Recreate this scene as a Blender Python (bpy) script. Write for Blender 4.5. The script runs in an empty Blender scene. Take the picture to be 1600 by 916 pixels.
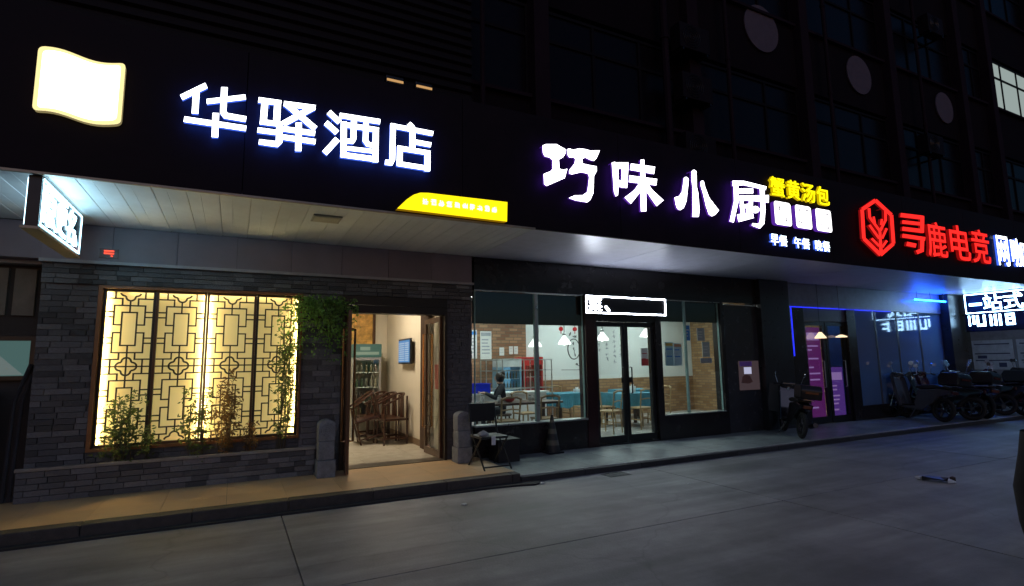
import bpy, bmesh, math, random
from mathutils import Vector, Matrix
R = math.radians
random.seed(7)
scene = bpy.context.scene
col = scene.collection

# ------------------------------------------------------------------ camera
F_PX = 850.0
PITCH = math.atan(110 / F_PX); YAW = R(27.03); ROLL = R(-0.85)
fw = Vector((math.sin(YAW) * math.cos(PITCH), math.cos(YAW) * math.cos(PITCH), math.sin(PITCH)))
r0 = Vector((math.cos(YAW), -math.sin(YAW), 0)); u0 = r0.cross(fw)
rt = r0 * math.cos(ROLL) + u0 * math.sin(ROLL)
up = u0 * math.cos(ROLL) - r0 * math.sin(ROLL)
cam_d = bpy.data.cameras.new('camera'); cam = bpy.data.objects.new('camera', cam_d); col.objects.link(cam)
cam_d.sensor_width = 36; cam_d.lens = 36 * F_PX / 1600; cam_d.clip_start = 0.05; cam_d.clip_end = 600
m = Matrix((rt, up, -fw)).transposed().to_4x4(); m.translation = Vector((0, 0, 1.55))
cam.matrix_world = m
scene.camera = cam

# ------------------------------------------------------------------ night sky and added fill lamp
w = bpy.data.worlds.new('World'); scene.world = w; w.use_nodes = True
nt = w.node_tree; nt.nodes.clear()
sky = nt.nodes.new('ShaderNodeTexSky'); sky.sky_type = 'NISHITA'; sky.sun_disc = False
sky.sun_elevation = R(2.0); sky.sun_rotation = R(200); sky.ozone_density = 4.0; sky.dust_density = 1.0
bg = nt.nodes.new('ShaderNodeBackground'); bg.inputs['Strength'].default_value = 0.058
wo = nt.nodes.new('ShaderNodeOutputWorld')
nt.links.new(sky.outputs[0], bg.inputs[0]); nt.links.new(bg.outputs[0], wo.inputs[0])
sun_d = bpy.data.lights.new('sun', 'SUN'); sun_d.energy = 0.09; sun_d.angle = R(40); sun_d.color = (0.72, 0.68, 1.0)  # added soft fill standing in for street light from behind the camera
sun = bpy.data.objects.new('sun', sun_d); col.objects.link(sun)
sun.location = (-6, -20, 25); sun.rotation_euler = (R(60), 0, R(-14))

scene.view_settings.view_transform = 'Standard'; scene.view_settings.look = 'None'
scene.view_settings.exposure = 1.0; scene.view_settings.gamma = 1.0; scene.view_settings.use_curve_mapping = False
scene.cycles.use_denoising = True
scene.cycles.max_bounces = 8; scene.cycles.transparent_max_bounces = 16
scene.cycles.sample_clamp_indirect = 4.0; scene.cycles.sample_clamp_direct = 0
scene.cycles.caustics_reflective = False; scene.cycles.caustics_refractive = False

# ------------------------------------------------------------------ materials
MATS = {}
def mat(name, c=(.5, .5, .5), rough=.6, metal=0, var=.18, scale=6, bump=.0, bscale=60, rnd=0, spec=.5, coat=0, stretch=None, dirt=None):
    if name in MATS: return MATS[name]
    M = bpy.data.materials.new(name); M.use_nodes = True; n = M.node_tree.nodes; l = M.node_tree.links
    b = n['Principled BSDF']; b.inputs['Roughness'].default_value = rough; b.inputs['Metallic'].default_value = metal
    b.inputs['Specular IOR Level'].default_value = spec; b.inputs['Coat Weight'].default_value = coat
    tc = n.new('ShaderNodeTexCoord'); mp = n.new('ShaderNodeMapping'); l.new(tc.outputs['Object'], mp.inputs[0])
    if stretch: mp.inputs['Scale'].default_value = stretch
    no = n.new('ShaderNodeTexNoise'); no.inputs['Scale'].default_value = scale; no.inputs['Detail'].default_value = 6; no.inputs['Roughness'].default_value = .65
    l.new(mp.outputs[0], no.inputs['Vector'])
    rp = n.new('ShaderNodeValToRGB'); l.new(no.outputs['Fac'], rp.inputs[0])
    rp.color_ramp.elements[0].position = .3; rp.color_ramp.elements[1].position = .72
    rp.color_ramp.elements[0].color = tuple(max(0, v * (1 - var)) for v in c) + (1,)
    rp.color_ramp.elements[1].color = tuple(min(1, v * (1 + var)) for v in c) + (1,)
    out = rp.outputs[0]
    if dirt:
        n2 = n.new('ShaderNodeTexNoise'); n2.inputs['Scale'].default_value = dirt[1]; n2.inputs['Detail'].default_value = 8; n2.inputs['Roughness'].default_value = .7
        l.new(tc.outputs['Object'], n2.inputs['Vector'])
        r2 = n.new('ShaderNodeValToRGB'); r2.color_ramp.elements[0].position = dirt[2]; r2.color_ramp.elements[1].position = dirt[3]
        l.new(n2.outputs['Fac'], r2.inputs[0])
        mx = n.new('ShaderNodeMix'); mx.data_type = 'RGBA'; l.new(r2.outputs[0], mx.inputs[0]); l.new(out, mx.inputs[6]); mx.inputs[7].default_value = tuple(dirt[0]) + (1,)
        out = mx.outputs[2]
    if rnd:
        oi = n.new('ShaderNodeObjectInfo'); mr = n.new('ShaderNodeMapRange'); l.new(oi.outputs['Random'], mr.inputs[0])
        mr.inputs[3].default_value = 1 - rnd; mr.inputs[4].default_value = 1 + rnd
        hs = n.new('ShaderNodeHueSaturation'); l.new(mr.outputs[0], hs.inputs['Value']); l.new(out, hs.inputs['Color']); out = hs.outputs[0]
    l.new(out, b.inputs['Base Color'])
    if bump:
        nb = n.new('ShaderNodeTexNoise'); nb.inputs['Scale'].default_value = bscale; nb.inputs['Detail'].default_value = 4
        l.new(mp.outputs[0], nb.inputs['Vector'])
        bp = n.new('ShaderNodeBump'); bp.inputs['Strength'].default_value = bump; bp.inputs['Distance'].default_value = .02
        l.new(nb.outputs['Fac'], bp.inputs['Height']); l.new(bp.outputs[0], b.inputs['Normal'])
    # roughness variation
    rr = n.new('ShaderNodeMapRange'); l.new(no.outputs['Fac'], rr.inputs[0])
    rr.inputs[3].default_value = max(.03, rough - .1); rr.inputs[4].default_value = min(1, rough + .1)
    l.new(rr.outputs[0], b.inputs['Roughness'])
    MATS[name] = M
    return M
def emit(name, c, s):
    if name in MATS: return MATS[name]
    M = bpy.data.materials.new(name); M.use_nodes = True
    b = M.node_tree.nodes['Principled BSDF']; b.inputs['Base Color'].default_value = (.02, .02, .02, 1)
    b.inputs['Emission Color'].default_value = tuple(c) + (1,); b.inputs['Emission Strength'].default_value = s
    b.inputs['Roughness'].default_value = .5
    MATS[name] = M; return M
def leafmat(name, c):
    M = mat(name, c, .5, var=.45, scale=18); n = M.node_tree.nodes; l = M.node_tree.links
    tr = n.new('ShaderNodeBsdfTranslucent'); tr.inputs[0].default_value = (c[0] * 1.3, c[1] * 1.3, c[2], 1)
    mx = n.new('ShaderNodeMixShader'); mx.inputs[0].default_value = .4; b = n['Principled BSDF']
    l.new(b.outputs[0], mx.inputs[1]); l.new(tr.outputs[0], mx.inputs[2]); l.new(mx.outputs[0], n['Material Output'].inputs['Surface']); return M
def glass(name, tint=(.93, .97, .96), refl=.08, rough=.02):
    if name in MATS: return MATS[name]
    M = bpy.data.materials.new(name); M.use_nodes = True; n = M.node_tree.nodes; l = M.node_tree.links
    n.remove(n['Principled BSDF'])
    t = n.new('ShaderNodeBsdfTransparent'); t.inputs[0].default_value = tuple(tint) + (1,)
    g = n.new('ShaderNodeBsdfGlossy'); g.inputs['Roughness'].default_value = rough; g.inputs[0].default_value = (1, 1, 1, 1)
    fr = n.new('ShaderNodeFresnel'); fr.inputs[0].default_value = 1.35
    ad = n.new('ShaderNodeMath'); ad.operation = 'MAXIMUM'; ad.inputs[1].default_value = refl; l.new(fr.outputs[0], ad.inputs[0])
    ge = n.new('ShaderNodeNewGeometry'); inv = n.new('ShaderNodeMath'); inv.operation = 'SUBTRACT'; inv.inputs[0].default_value = 1.0; l.new(ge.outputs['Backfacing'], inv.inputs[1])
    mu = n.new('ShaderNodeMath'); mu.operation = 'MULTIPLY'; l.new(ad.outputs[0], mu.inputs[0]); l.new(inv.outputs[0], mu.inputs[1])
    mx = n.new('ShaderNodeMixShader'); l.new(mu.outputs[0], mx.inputs[0]); l.new(t.outputs[0], mx.inputs[1]); l.new(g.outputs[0], mx.inputs[2])
    l.new(mx.outputs[0], n['Material Output'].inputs['Surface'])
    MATS[name] = M; return M

def film(name, c, k):
    M = glass(name, (.4, .55, .8), .2, .06); n = M.node_tree.nodes; l = M.node_tree.links
    if 'film' in n: return M
    d = n.new('ShaderNodeBsdfDiffuse'); d.name = 'film'; d.inputs[0].default_value = tuple(c) + (1,)
    mx = n.new('ShaderNodeMixShader'); mx.inputs[0].default_value = k; old = n['Material Output'].inputs['Surface'].links[0].from_socket
    l.new(old, mx.inputs[1]); l.new(d.outputs[0], mx.inputs[2]); l.new(mx.outputs[0], n['Material Output'].inputs['Surface']); return M
# ------------------------------------------------------------------ builders
ORG = {}
class MB:
    def __init__(s): s.v = []; s.f = []; s.m = []
    def poly(s, pts, m=0):
        i = len(s.v); s.v += [tuple(p) for p in pts]; s.f.append(tuple(range(i, i + len(pts)))); s.m.append(m); return s
    def box(s, x0, x1, y0, y1, z0, z1, m=0):
        i = len(s.v)
        s.v += [(x0, y0, z0), (x1, y0, z0), (x1, y1, z0), (x0, y1, z0), (x0, y0, z1), (x1, y0, z1), (x1, y1, z1), (x0, y1, z1)]
        for f in ((3, 2, 1, 0), (4, 5, 6, 7), (0, 1, 5, 4), (1, 2, 6, 5), (2, 3, 7, 6), (3, 0, 4, 7)):
            s.f.append(tuple(i + k for k in f)); s.m.append(m)
        return s
    def bar(s, a, b, wx, wy=None, m=0):
        """box bar from a to b with square section"""
        a = Vector(a); b = Vector(b); d = (b - a).normalized(); wy = wy or wx
        ref = Vector((0, 0, 1)) if abs(d.z) < .9 else Vector((0, 1, 0))
        x = d.cross(ref).normalized(); y = x.cross(d)
        i = len(s.v)
        for c in (a, b):
            for (p, q) in ((-1, -1), (1, -1), (1, 1), (-1, 1)): s.v.append(tuple(c + x * (p * wx / 2) + y * (q * wy / 2)))
        for f in ((3, 2, 1, 0), (4, 5, 6, 7), (0, 1, 5, 4), (1, 2, 6, 5), (2, 3, 7, 6), (3, 0, 4, 7)):
            s.f.append(tuple(i + k for k in f)); s.m.append(m)
        return s
    def prism(s, pts, axis, a0, a1, mf=0, ms=None):
        """extrude a 2-D outline; axis 'y': pts are (x,z); 'x': pts are (y,z); 'z': pts are (x,y)"""
        ms = mf if ms is None else ms
        def P(p, a): return (p[0], a, p[1]) if axis == 'y' else ((a, p[0], p[1]) if axis == 'x' else (p[0], p[1], a))
        n = len(pts); i = len(s.v)
        s.v += [P(p, a0) for p in pts] + [P(p, a1) for p in pts]
        s.f.append(tuple(i + k for k in range(n))); s.m.append(mf)
        s.f.append(tuple(i + n + k for k in reversed(range(n)))); s.m.append(ms)
        for k in range(n):
            s.f.append((i + k, i + (k + 1) % n, i + n + (k + 1) % n, i + n + k)); s.m.append(ms)
        return s
    def tube(s, pts, r, n=6, m=0, closed=False):
        pts = [Vector(p) for p in pts]; N = len(pts); base = len(s.v)
        rr = r if isinstance(r, (list, tuple)) else [r] * N
        px = None
        for k, p in enumerate(pts):
            if closed: d = pts[(k + 1) % N] - pts[k - 1]
            else: d = pts[min(k + 1, N - 1)] - pts[max(k - 1, 0)]
            d.normalize()
            if px is None:
                ref = Vector((0, 0, 1)) if abs(d.z) < .9 else Vector((1, 0, 0)); px = d.cross(ref).normalized()
            else:
                px = (px - d * px.dot(d)).normalized()
            py = d.cross(px)
            for q in range(n):
                a = 2 * math.pi * q / n; s.v.append(tuple(p + (px * math.cos(a) + py * math.sin(a)) * rr[k]))
        for k in range(N if closed else N - 1):
            for q in range(n):
                a = base + k * n + q; b = base + k * n + (q + 1) % n; k2 = (k + 1) % N
                s.f.append((a, b, base + k2 * n + (q + 1) % n, base + k2 * n + q)); s.m.append(m)
        if not closed:
            s.f.append(tuple(base + q for q in reversed(range(n)))); s.m.append(m)
            s.f.append(tuple(base + (N - 1) * n + q for q in range(n))); s.m.append(m)
        return s
    def lathe(s, prof, c=(0, 0, 0), n=16, m=0, axis='z', cap=True):
        base = len(s.v); N = len(prof)
        for (r, h) in prof:
            for q in range(n):
                a = 2 * math.pi * q / n; x = r * math.cos(a); y = r * math.sin(a)
                s.v.append((c[0] + x, c[1] + y, c[2] + h) if axis == 'z' else (c[0] + x, c[1] + h, c[2] + y))
        for k in range(N - 1):
            for q in range(n):
                s.f.append((base + k * n + q, base + k * n + (q + 1) % n, base + (k + 1) * n + (q + 1) % n, base + (k + 1) * n + q)); s.m.append(m)
        if cap:
            s.f.append(tuple(base + q for q in reversed(range(n)))); s.m.append(m)
            s.f.append(tuple(base + (N - 1) * n + q for q in range(n))); s.m.append(m)
        return s
    def build(s, name, mats, parent=None, org=None, smooth=False, bevel=0, fix=True):
        if not isinstance(mats, (list, tuple)): mats = [mats]
        if org is None: org = ORG.get(parent.name, (0, 0, 0)) if parent else (0, 0, 0)
        me = bpy.data.meshes.new(name)
        me.from_pydata([(v[0] - org[0], v[1] - org[1], v[2] - org[2]) for v in s.v], [], s.f)
        for mm in mats: me.materials.append(mm)
        me.polygons.foreach_set('material_index', s.m)
        if smooth: me.polygons.foreach_set('use_smooth', [True] * len(s.f))
        if fix:
            bm = bmesh.new(); bm.from_mesh(me); bmesh.ops.recalc_face_normals(bm, faces=bm.faces)
            if bevel: bmesh.ops.bevel(bm, geom=list(bm.edges), offset=bevel, segments=2, affect='EDGES', profile=.6)
            bm.to_mesh(me); bm.free()
        o = bpy.data.objects.new(name, me); col.objects.link(o)
        if parent: o.parent = parent; ORG[o.name] = org
        else: o.location = org; ORG[o.name] = org
        return o
def tag(o, label, cat, group=None, kind=None):
    if label: o['label'] = label
    if cat: o['category'] = cat
    if group: o['group'] = group
    if kind: o['kind'] = kind
    return o
def thing(name, label, cat, loc=(0, 0, 0), rz=0, group=None, local=False):
    o = bpy.data.objects.new(name, None); col.objects.link(o); o.location = loc; o.rotation_euler = (0, 0, rz); o.empty_display_size = .1
    ORG[o.name] = (0, 0, 0) if local else tuple(loc)
    return tag(o, label, cat, group)
def structure(o): o['kind'] = 'structure'; return o
def group_part(name, parent):
    """a part that only carries sub-parts"""
    o = bpy.data.objects.new(name, None); col.objects.link(o); o.parent = parent; ORG[o.name] = ORG[parent.name]; o.empty_display_size = .05
    return o
def copy_tree(o, parent=None):
    c = o.copy(); col.objects.link(c); c.parent = parent; ORG[c.name] = ORG.get(o.name, (0, 0, 0))
    for ch in [x for x in bpy.data.objects if x.parent == o]: copy_tree(ch, c)
    return c
def glyph(txt, x0, x1, z0, z1, mats, parent, name='character', y0=0., depth=.03, bold=0.0, org=None, flip=False, plane='y', side=1):
    """one written character as solid geometry fitted into a rectangle; plane 'y' faces -Y, plane 'x' faces -X or +X"""
    cu = bpy.data.curves.new('txt', 'FONT'); cu.body = txt; cu.resolution_u = 3
    ob = bpy.data.objects.new('txt', cu); col.objects.link(ob)
    dg = bpy.context.evaluated_depsgraph_get(); dg.update()
    me = bpy.data.meshes.new_from_object(ob.evaluated_get(dg))
    bpy.data.objects.remove(ob); bpy.data.curves.remove(cu)
    vs = [v.co.copy() for v in me.vertices]; fs = [tuple(p.vertices) for p in me.polygons]
    bpy.data.meshes.remove(me)
    if not vs: return None
    ax, bx = min(v.x for v in vs), max(v.x for v in vs); az, bz = min(v.y for v in vs), max(v.y for v in vs)
    def P(v, d):
        u = (v.x - ax) / (bx - ax); q = (v.y - az) / (bz - az)
        if flip: q = 1 - q
        a = x0 + (x1 - x0) * u; z = z0 + (z1 - z0) * q
        return (a, y0 + d, z) if plane == 'y' else (y0 + side * d, a, z)
    mb = MB(); n = len(vs); cnt = {}
    for f in fs:
        for k in range(len(f)):
            e = tuple(sorted((f[k], f[(k + 1) % len(f)]))); cnt[e] = cnt.get(e, 0) + 1
    shifts = [(0, 0)] if not bold else [(0, 0), (bold, bold * .6), (-bold, -bold * .6), (bold, -bold * .6), (-bold, bold * .6)]
    for q, (sx, sz) in enumerate(shifts):
        i = len(mb.v); sh = Vector((sx, sz, 0)); e = .0006 * q * (1 if depth > .01 else .3)
        mb.v += [P(v + sh, e) for v in vs] + [P(v + sh, depth) for v in vs]
        for f in fs:
            mb.f.append(tuple(i + k for k in f)); mb.m.append(0)
            for k in range(len(f)):
                a, b = f[k], f[(k + 1) % len(f)]
                if cnt[tuple(sorted((a, b)))] == 1: mb.f.append((i + b, i + a, i + a + n, i + b + n)); mb.m.append(1 if len(mats) > 1 else 0)
    return mb.build(name, mats, parent, org=org, fix=False)
def strokes(polys, mats, parent, y=5.87, back=5.905, name='character'):
    mb = MB()
    for k, p in enumerate(polys):
        mb.prism(p, 'y', y - k * .0006, back + k * .0006, 0, 1)
        if len(mats) > 2: mb.m[-len(p) - 1] = 2
    mb.tube([(polys[0][0][0] * .5 + polys[0][1][0] * .5, back - .01, polys[0][0][1] * .5 + polys[0][1][1] * .5), (polys[0][0][0] * .5 + polys[0][1][0] * .5, 5.986, polys[0][0][1] * .5 + polys[0][1][1] * .5)], .004, 4, 1)
    return mb.build(name, mats, parent, fix=False)

# shared materials
BLACKMETAL = mat('black_metal', (.012, .012, .014), .35, .3, bump=.02)
FASCIA = mat('fascia_black', (.012, .007, .010), .6, 0, spec=.12, var=.3, scale=2, bump=.02, bscale=3)
BRICK = mat('grey_brick', (.125, .122, .130), .7, 0, var=.35, scale=9, bump=.5, bscale=35, rnd=.55)
MORTAR = mat('mortar', (.11, .112, .118), .9, 0, bump=.3)
WHITE = mat('white_paint', (.75, .75, .74), .5, var=.05)
WOODRED = mat('brown_lacquer', (.075, .032, .014), .3, var=.3, scale=5, stretch=(8, 8, 1))
GLASS = glass('clear_glass')
# ------------------------------------------------------------------ ground
ASPH = mat('road_concrete', (.25, .24, .245), .6, var=.36, scale=1.1, bump=.3, bscale=90, rnd=.08, dirt=((.12, .115, .115), .55, .46, .74), spec=.5, stretch=(.55, 1.3, 1))
_n = ASPH.node_tree.nodes; _l = ASPH.node_tree.links; _b = _n['Principled BSDF']; _src = _b.inputs['Base Color'].links[0].from_socket
_tc = _n.new('ShaderNodeTexCoord'); _mp = _n.new('ShaderNodeMapping'); _mp.inputs['Scale'].default_value = (.12, 2.2, 1); _l.new(_tc.outputs['Object'], _mp.inputs[0])
_ns = _n.new('ShaderNodeTexNoise'); _ns.inputs['Scale'].default_value = 1.6; _ns.inputs['Detail'].default_value = 5; _l.new(_mp.outputs[0], _ns.inputs['Vector'])
_rp = _n.new('ShaderNodeValToRGB'); _rp.color_ramp.elements[0].position = .42; _rp.color_ramp.elements[0].color = (.84, .84, .84, 1); _rp.color_ramp.elements[1].position = .62; _rp.color_ramp.elements[1].color = (1.1, 1.1, 1.1, 1); _l.new(_ns.outputs['Fac'], _rp.inputs[0])
_vo = _n.new('ShaderNodeTexVoronoi'); _vo.feature = 'DISTANCE_TO_EDGE'; _vo.inputs['Scale'].default_value = .35; _l.new(_tc.outputs['Object'], _vo.inputs['Vector'])
_wn = _n.new('ShaderNodeTexNoise'); _wn.inputs['Scale'].default_value = 2.5; _l.new(_tc.outputs['Object'], _wn.inputs['Vector'])
_va = _n.new('ShaderNodeVectorMath'); _va.operation = 'MULTIPLY_ADD'; _va.inputs[1].default_value = (.5, .5, 0); _l.new(_wn.outputs['Color'], _va.inputs[0]); _l.new(_tc.outputs['Object'], _va.inputs[2]); _l.new(_va.outputs[0], _vo.inputs['Vector'])
_cr = _n.new('ShaderNodeValToRGB'); _cr.color_ramp.elements[0].position = .0; _cr.color_ramp.elements[0].color = (.45, .45, .45, 1); _cr.color_ramp.elements[1].position = .006; _l.new(_vo.outputs['Distance'], _cr.inputs[0])
_m1 = _n.new('ShaderNodeMix'); _m1.data_type = 'RGBA'; _m1.blend_type = 'MULTIPLY'; _m1.inputs[0].default_value = 1; _l.new(_src, _m1.inputs[6]); _l.new(_rp.outputs[0], _m1.inputs[7])
_m2 = _n.new('ShaderNodeMix'); _m2.data_type = 'RGBA'; _m2.blend_type = 'MULTIPLY'; _m2.inputs[0].default_value = .35; _l.new(_m1.outputs[2], _m2.inputs[6]); _l.new(_cr.outputs[0], _m2.inputs[7]); _l.new(_m2.outputs[2], _b.inputs['Base Color'])
structure(MB().box(-60, 90, -40, 6.52, -.4, -.03).build('road', mat('joint_filler', (.02, .02, .02), .9)))
road = bpy.data.objects['road']
g = .005
xs = [-40, -24, -14.5, -9.5, -4.5, .52, 5.5, 10.5, 15.5, 20.5, 25.5, 30.5, 45, 90]
ys = [-40, -14, -8, -4, 0.0, 4.24, 6.52]
for i in range(len(xs) - 1):
    for j in range(len(ys) - 1):
        dz = random.uniform(-.002, .002)
        MB().box(xs[i] + g, xs[i + 1] - g, ys[j] + g, ys[j + 1] - g, -.03, dz).build('concrete_slab', ASPH, road, bevel=.003)

TAN = mat('tan_tile', (.62, .41, .215), .32, var=.14, scale=3, rnd=.06, bump=.04, spec=.5)
GREENT = mat('grey_green_tile', (.22, .25, .25), .38, var=.25, scale=3, rnd=.13, bump=.08, dirt=((.10, .11, .11), 2.5, .52, .7))
KERB = mat('dark_kerb_stone', (.055, .048, .042), .7, var=.3, scale=12, bump=.4, rnd=.15)
# hotel step
hs = structure(MB().box(-12, 3.42, 6.56, 12.3, -.2, .108).build('hotel_step', MORTAR))
x = -12.0
while x < 3.4:
    x1 = min(x + .9, 3.42)
    mb = MB(); mb.box(x + .003, x1 - .003, 6.53, 6.70, -.02, .122); mb.build('kerb_stone', KERB, hs, bevel=.012)
    x = x1
tw = .6
x = -6.0
while x < 3.4:
    for k, (ya, yb) in enumerate(((6.704, 7.18), (7.18, 7.66), (7.66, 8.04))):
        MB().box(x + .0015, min(x + tw, 3.42) - .0015, ya + .0015, yb - .0015, .10, .12).build('floor_tile', TAN, hs)
    x += tw
# low tarmac lip that wraps the end of the step
lip = [(-12, 6.52), (-12, 6.42)] + [(2.2, 6.42), (3.0, 6.40), (3.35, 6.36), (3.52, 6.30), (3.62, 6.36), (3.66, 6.45), (3.62, 6.52)]
structure(MB().prism(lip, 'z', -.02, .02).build('gutter_lip', mat('tarmac_lip', (.028, .027, .028), .85, bump=.5)))
# restaurant pavement
pv = structure(MB().box(3.42, 40, 6.56, 8.2, -.2, .075).build('pavement', MORTAR))
x = 3.42
while x < 34:
    x1 = x + 1.0
    MB().box(x + .004, x1 - .004, 6.51, 6.575, -.02, .074).build('kerb_stone', mat('dark_kerb', (.03, .03, .032), .7, var=.3, bump=.3, rnd=.2), pv, bevel=.006)
    x = x1
x = 3.42
while x < 28:
    for ya, yb in ((6.565, 6.61), (6.61, 7.08), (7.08, 7.56), (7.56, 8.03)):
        MB().box(x + .002, x + .598, ya + .002, yb - .002, .07, .088 + random.uniform(-.001, .001)).build('paving_tile' if yb - ya > .1 else 'edging_strip', GREENT if yb - ya > .1 else mat('pale_edging', (.36, .37, .36), .5, var=.3), pv)
    x += .6

# slotted drain grate in the road
t = thing('drain_grate', 'dark slotted drain grate in the road near the kerb', 'drain', (4.95, 6.2, 0))
mb = MB(); mb.box(4.62, 4.64, 6.20, 6.44, .0025, .006); mb.box(4.96, 4.98, 6.20, 6.44, .0025, .006); mb.box(4.64, 4.96, 6.20, 6.22, .0025, .006); mb.box(4.64, 4.96, 6.42, 6.44, .0025, .006); mb.build('frame', mat('cast_iron', (.09, .09, .092), .6, .4), t)
for k in range(6): MB().box(4.64, 4.96, 6.235 + k * .031, 6.253 + k * .031, .0025, .005).build('bar', MATS['cast_iron'], t)

# ------------------------------------------------------------------ main building (upper floors, canopy)
UPW = mat('upper_wall', (.008, .0045, .007), .8, spec=.1, var=.3, scale=1.2, bump=.1)
PIL = mat('pilaster_render', (.018, .010, .016), .8, spec=.1, var=.25, scale=2)
DGLASS = mat('dark_window_glass', (.006, .004, .006), .3, spec=.15, var=.1)
bld = thing('commercial_building', 'long dark multi-storey building above the row of shop signs', 'building', (8, 8, 0))
mb = MB(); mb.box(-14, 40, 8.35, 8.7, 3.3, 19); mb.box(-14, 40, 8.7, 20, 3.32, 3.5)
mb.build('upper_wall', UPW, bld)
px = [0.9, 4.78, 8.62, 12.5, 16.4, 20.4, 22.4, 26.4, 30.4, 34.4]
for k, X in enumerate(px): MB().box(X - .16, X + .16, 8.0, 8.35, 3.5, 19).build('pilaster', PIL, bld, bevel=.015)
FR = mat('window_frame_dark', (.008, .006, .008), .6, spec=.1)
LITP = emit('lit_window_pane', (.75, .9, .85), .2)
for k in range(len(px) - 1):
    for s, zs in enumerate((6.4, 10.0, 13.6)):
        xa, xb = px[k] + .16, px[k + 1] - .16
        # sill ledge and spandrel panel below
        MB().box(xa, xb, 8.12, 8.35, zs - .07, zs).build('sill_ledge', PIL, bld)
        MB().box(xa, xb, 8.22, 8.35, zs - 1.68, zs - .07).build('spandrel_panel', UPW, bld)
        wd = group_part('window', bld)
        lit = (k == 6 and s == 1)
        f = MB()
        for X in [xa + .02, xa + (xb - xa) / 3, xa + (xb - xa) * 2 / 3, xb - .02]: f.box(X - .03, X + .03, 8.26, 8.34, zs, zs + 1.85)
        f.box(xa + .05, xb - .05, 8.255, 8.335, zs + 1.2, zs + 1.26); f.box(xa + .05, xb - .05, 8.255, 8.335, zs + 1.79, zs + 1.849); f.box(xa + .05, xb - .05, 8.255, 8.335, zs + .001, zs + .05)
        f.build('window_frame', FR, wd)
        for q in range(3):
            X0 = xa + (xb - xa) * q / 3; X1 = xa + (xb - xa) * (q + 1) / 3
            MB().box(X0 + .03, X1 - .03, 8.29, 8.31, zs + .05, zs + 1.79).build('pane', LITP if lit else DGLASS, wd)
# white disc on the spandrels
for (X, z, r) in ((11.1, 9.55, .6), (15.0, 9.28, .55), (19.4, 9.25, .5)):
    MB().lathe([(r, 0), (r, .03), (r - .03, .04)], (X, 8.17, z), 28, 0, 'y').build('wall_disc', mat('pale_disc', (.09, .068, .09), .7), bld)
# drain pipes
def pipe(X, z0, z1, r, y=7.93):
    mb = MB(); mb.tube([(X, y, z0), (X, y, z1)], r, 8)
    z = z0 + .8
    while z < z1: mb.tube([(X, y, z), (X, y, z + .06)], r * 1.35, 8); z += 2.4
    mb.build('drain_pipe', PIL, bld, smooth=False)
for X in (3.55, 7.7, 9.55, 13.2, 17.6): pipe(X, 5.0, 18.6, .045 if X != 7.7 else .075)
# ribbed cladding above the hotel sign
cl = group_part('ribbed_cladding', bld)
CLM = mat('ribbed_metal', (.008, .005, .006), .6, 0, spec=.15)
base = MB().box(-10, 3.3, 7.85, 7.99, 5.1, 12); base.build('backing', CLM, cl)
slat = None
for k in range(42):
    z = 5.15 + k * .16
    if slat is None:
        slat = MB().prism([(7.85, 0), (7.80, .03), (7.80, .09), (7.85, .12)], 'x', -10, 3.3).build('slat', CLM, cl, org=(8, 8, 0)); slat.location = (0, 0, z)
    else:
        c = slat.copy(); col.objects.link(c); c.parent = cl; c.location = (0, 0, z)
# canopy: soffit panels, fascia panels, roof
can = group_part('canopy', bld)
SOFW = mat('white_pvc_plank', (.68, .72, .76), .45, var=.06, rnd=.05, bump=.03, bscale=8)
SOFG = mat('grey_soffit_panel', (.60, .61, .72), .36, .0, var=.1, rnd=.05, spec=.5, coat=0, bump=.02, bscale=4)
MB().box(-14, 40, 6.02, 8.35, 3.31, 3.34).build('canopy_backing', BLACKMETAL, can)
MB().box(-14, 40, 6.02, 8.0, 4.76, 4.81).build('canopy_roof', FASCIA, can)
x = -6.0
pl = MB().prism([(0, 3.286), (0.002, 3.282), (.118, 3.280), (.120, 3.282), (.124, 3.282), (.126, 3.280), (.282, 3.280), (.284, 3.284), (.288, 3.286), (.288, 3.30), (0, 3.30)], 'y', 6.03, 8.0)
first = None
while x < 3.3:
    if first is None: first = pl.build('soffit_plank', SOFW, can, org=(0, 0, 0)); o = first
    else: o = first.copy(); col.objects.link(o); o.parent = can
    o.location = (x - 8, -8, 0); x += .29
x = 3.41
while x < 38:
    MB().box(x + .003, x + 1.217, 6.03, 8.05, 3.28 + random.uniform(-.0015, .0015), 3.30).build('soffit_panel', SOFG, can, bevel=.002); x += 1.22
x = -12.0
while x < 38:
    x1 = x + 2.4
    MB().box(x + .003, x1 - .003, 5.985, 6.025, 3.272, 4.83).build('fascia_panel', FASCIA, can, bevel=.003); x = x1
# thin edge trim below fascia
MB().box(-12, 3.4, 5.97, 6.0, 3.262, 3.284).build('edge_trim', mat('warm_trim', (.35, .3, .22), .4, .3), can)

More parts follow.
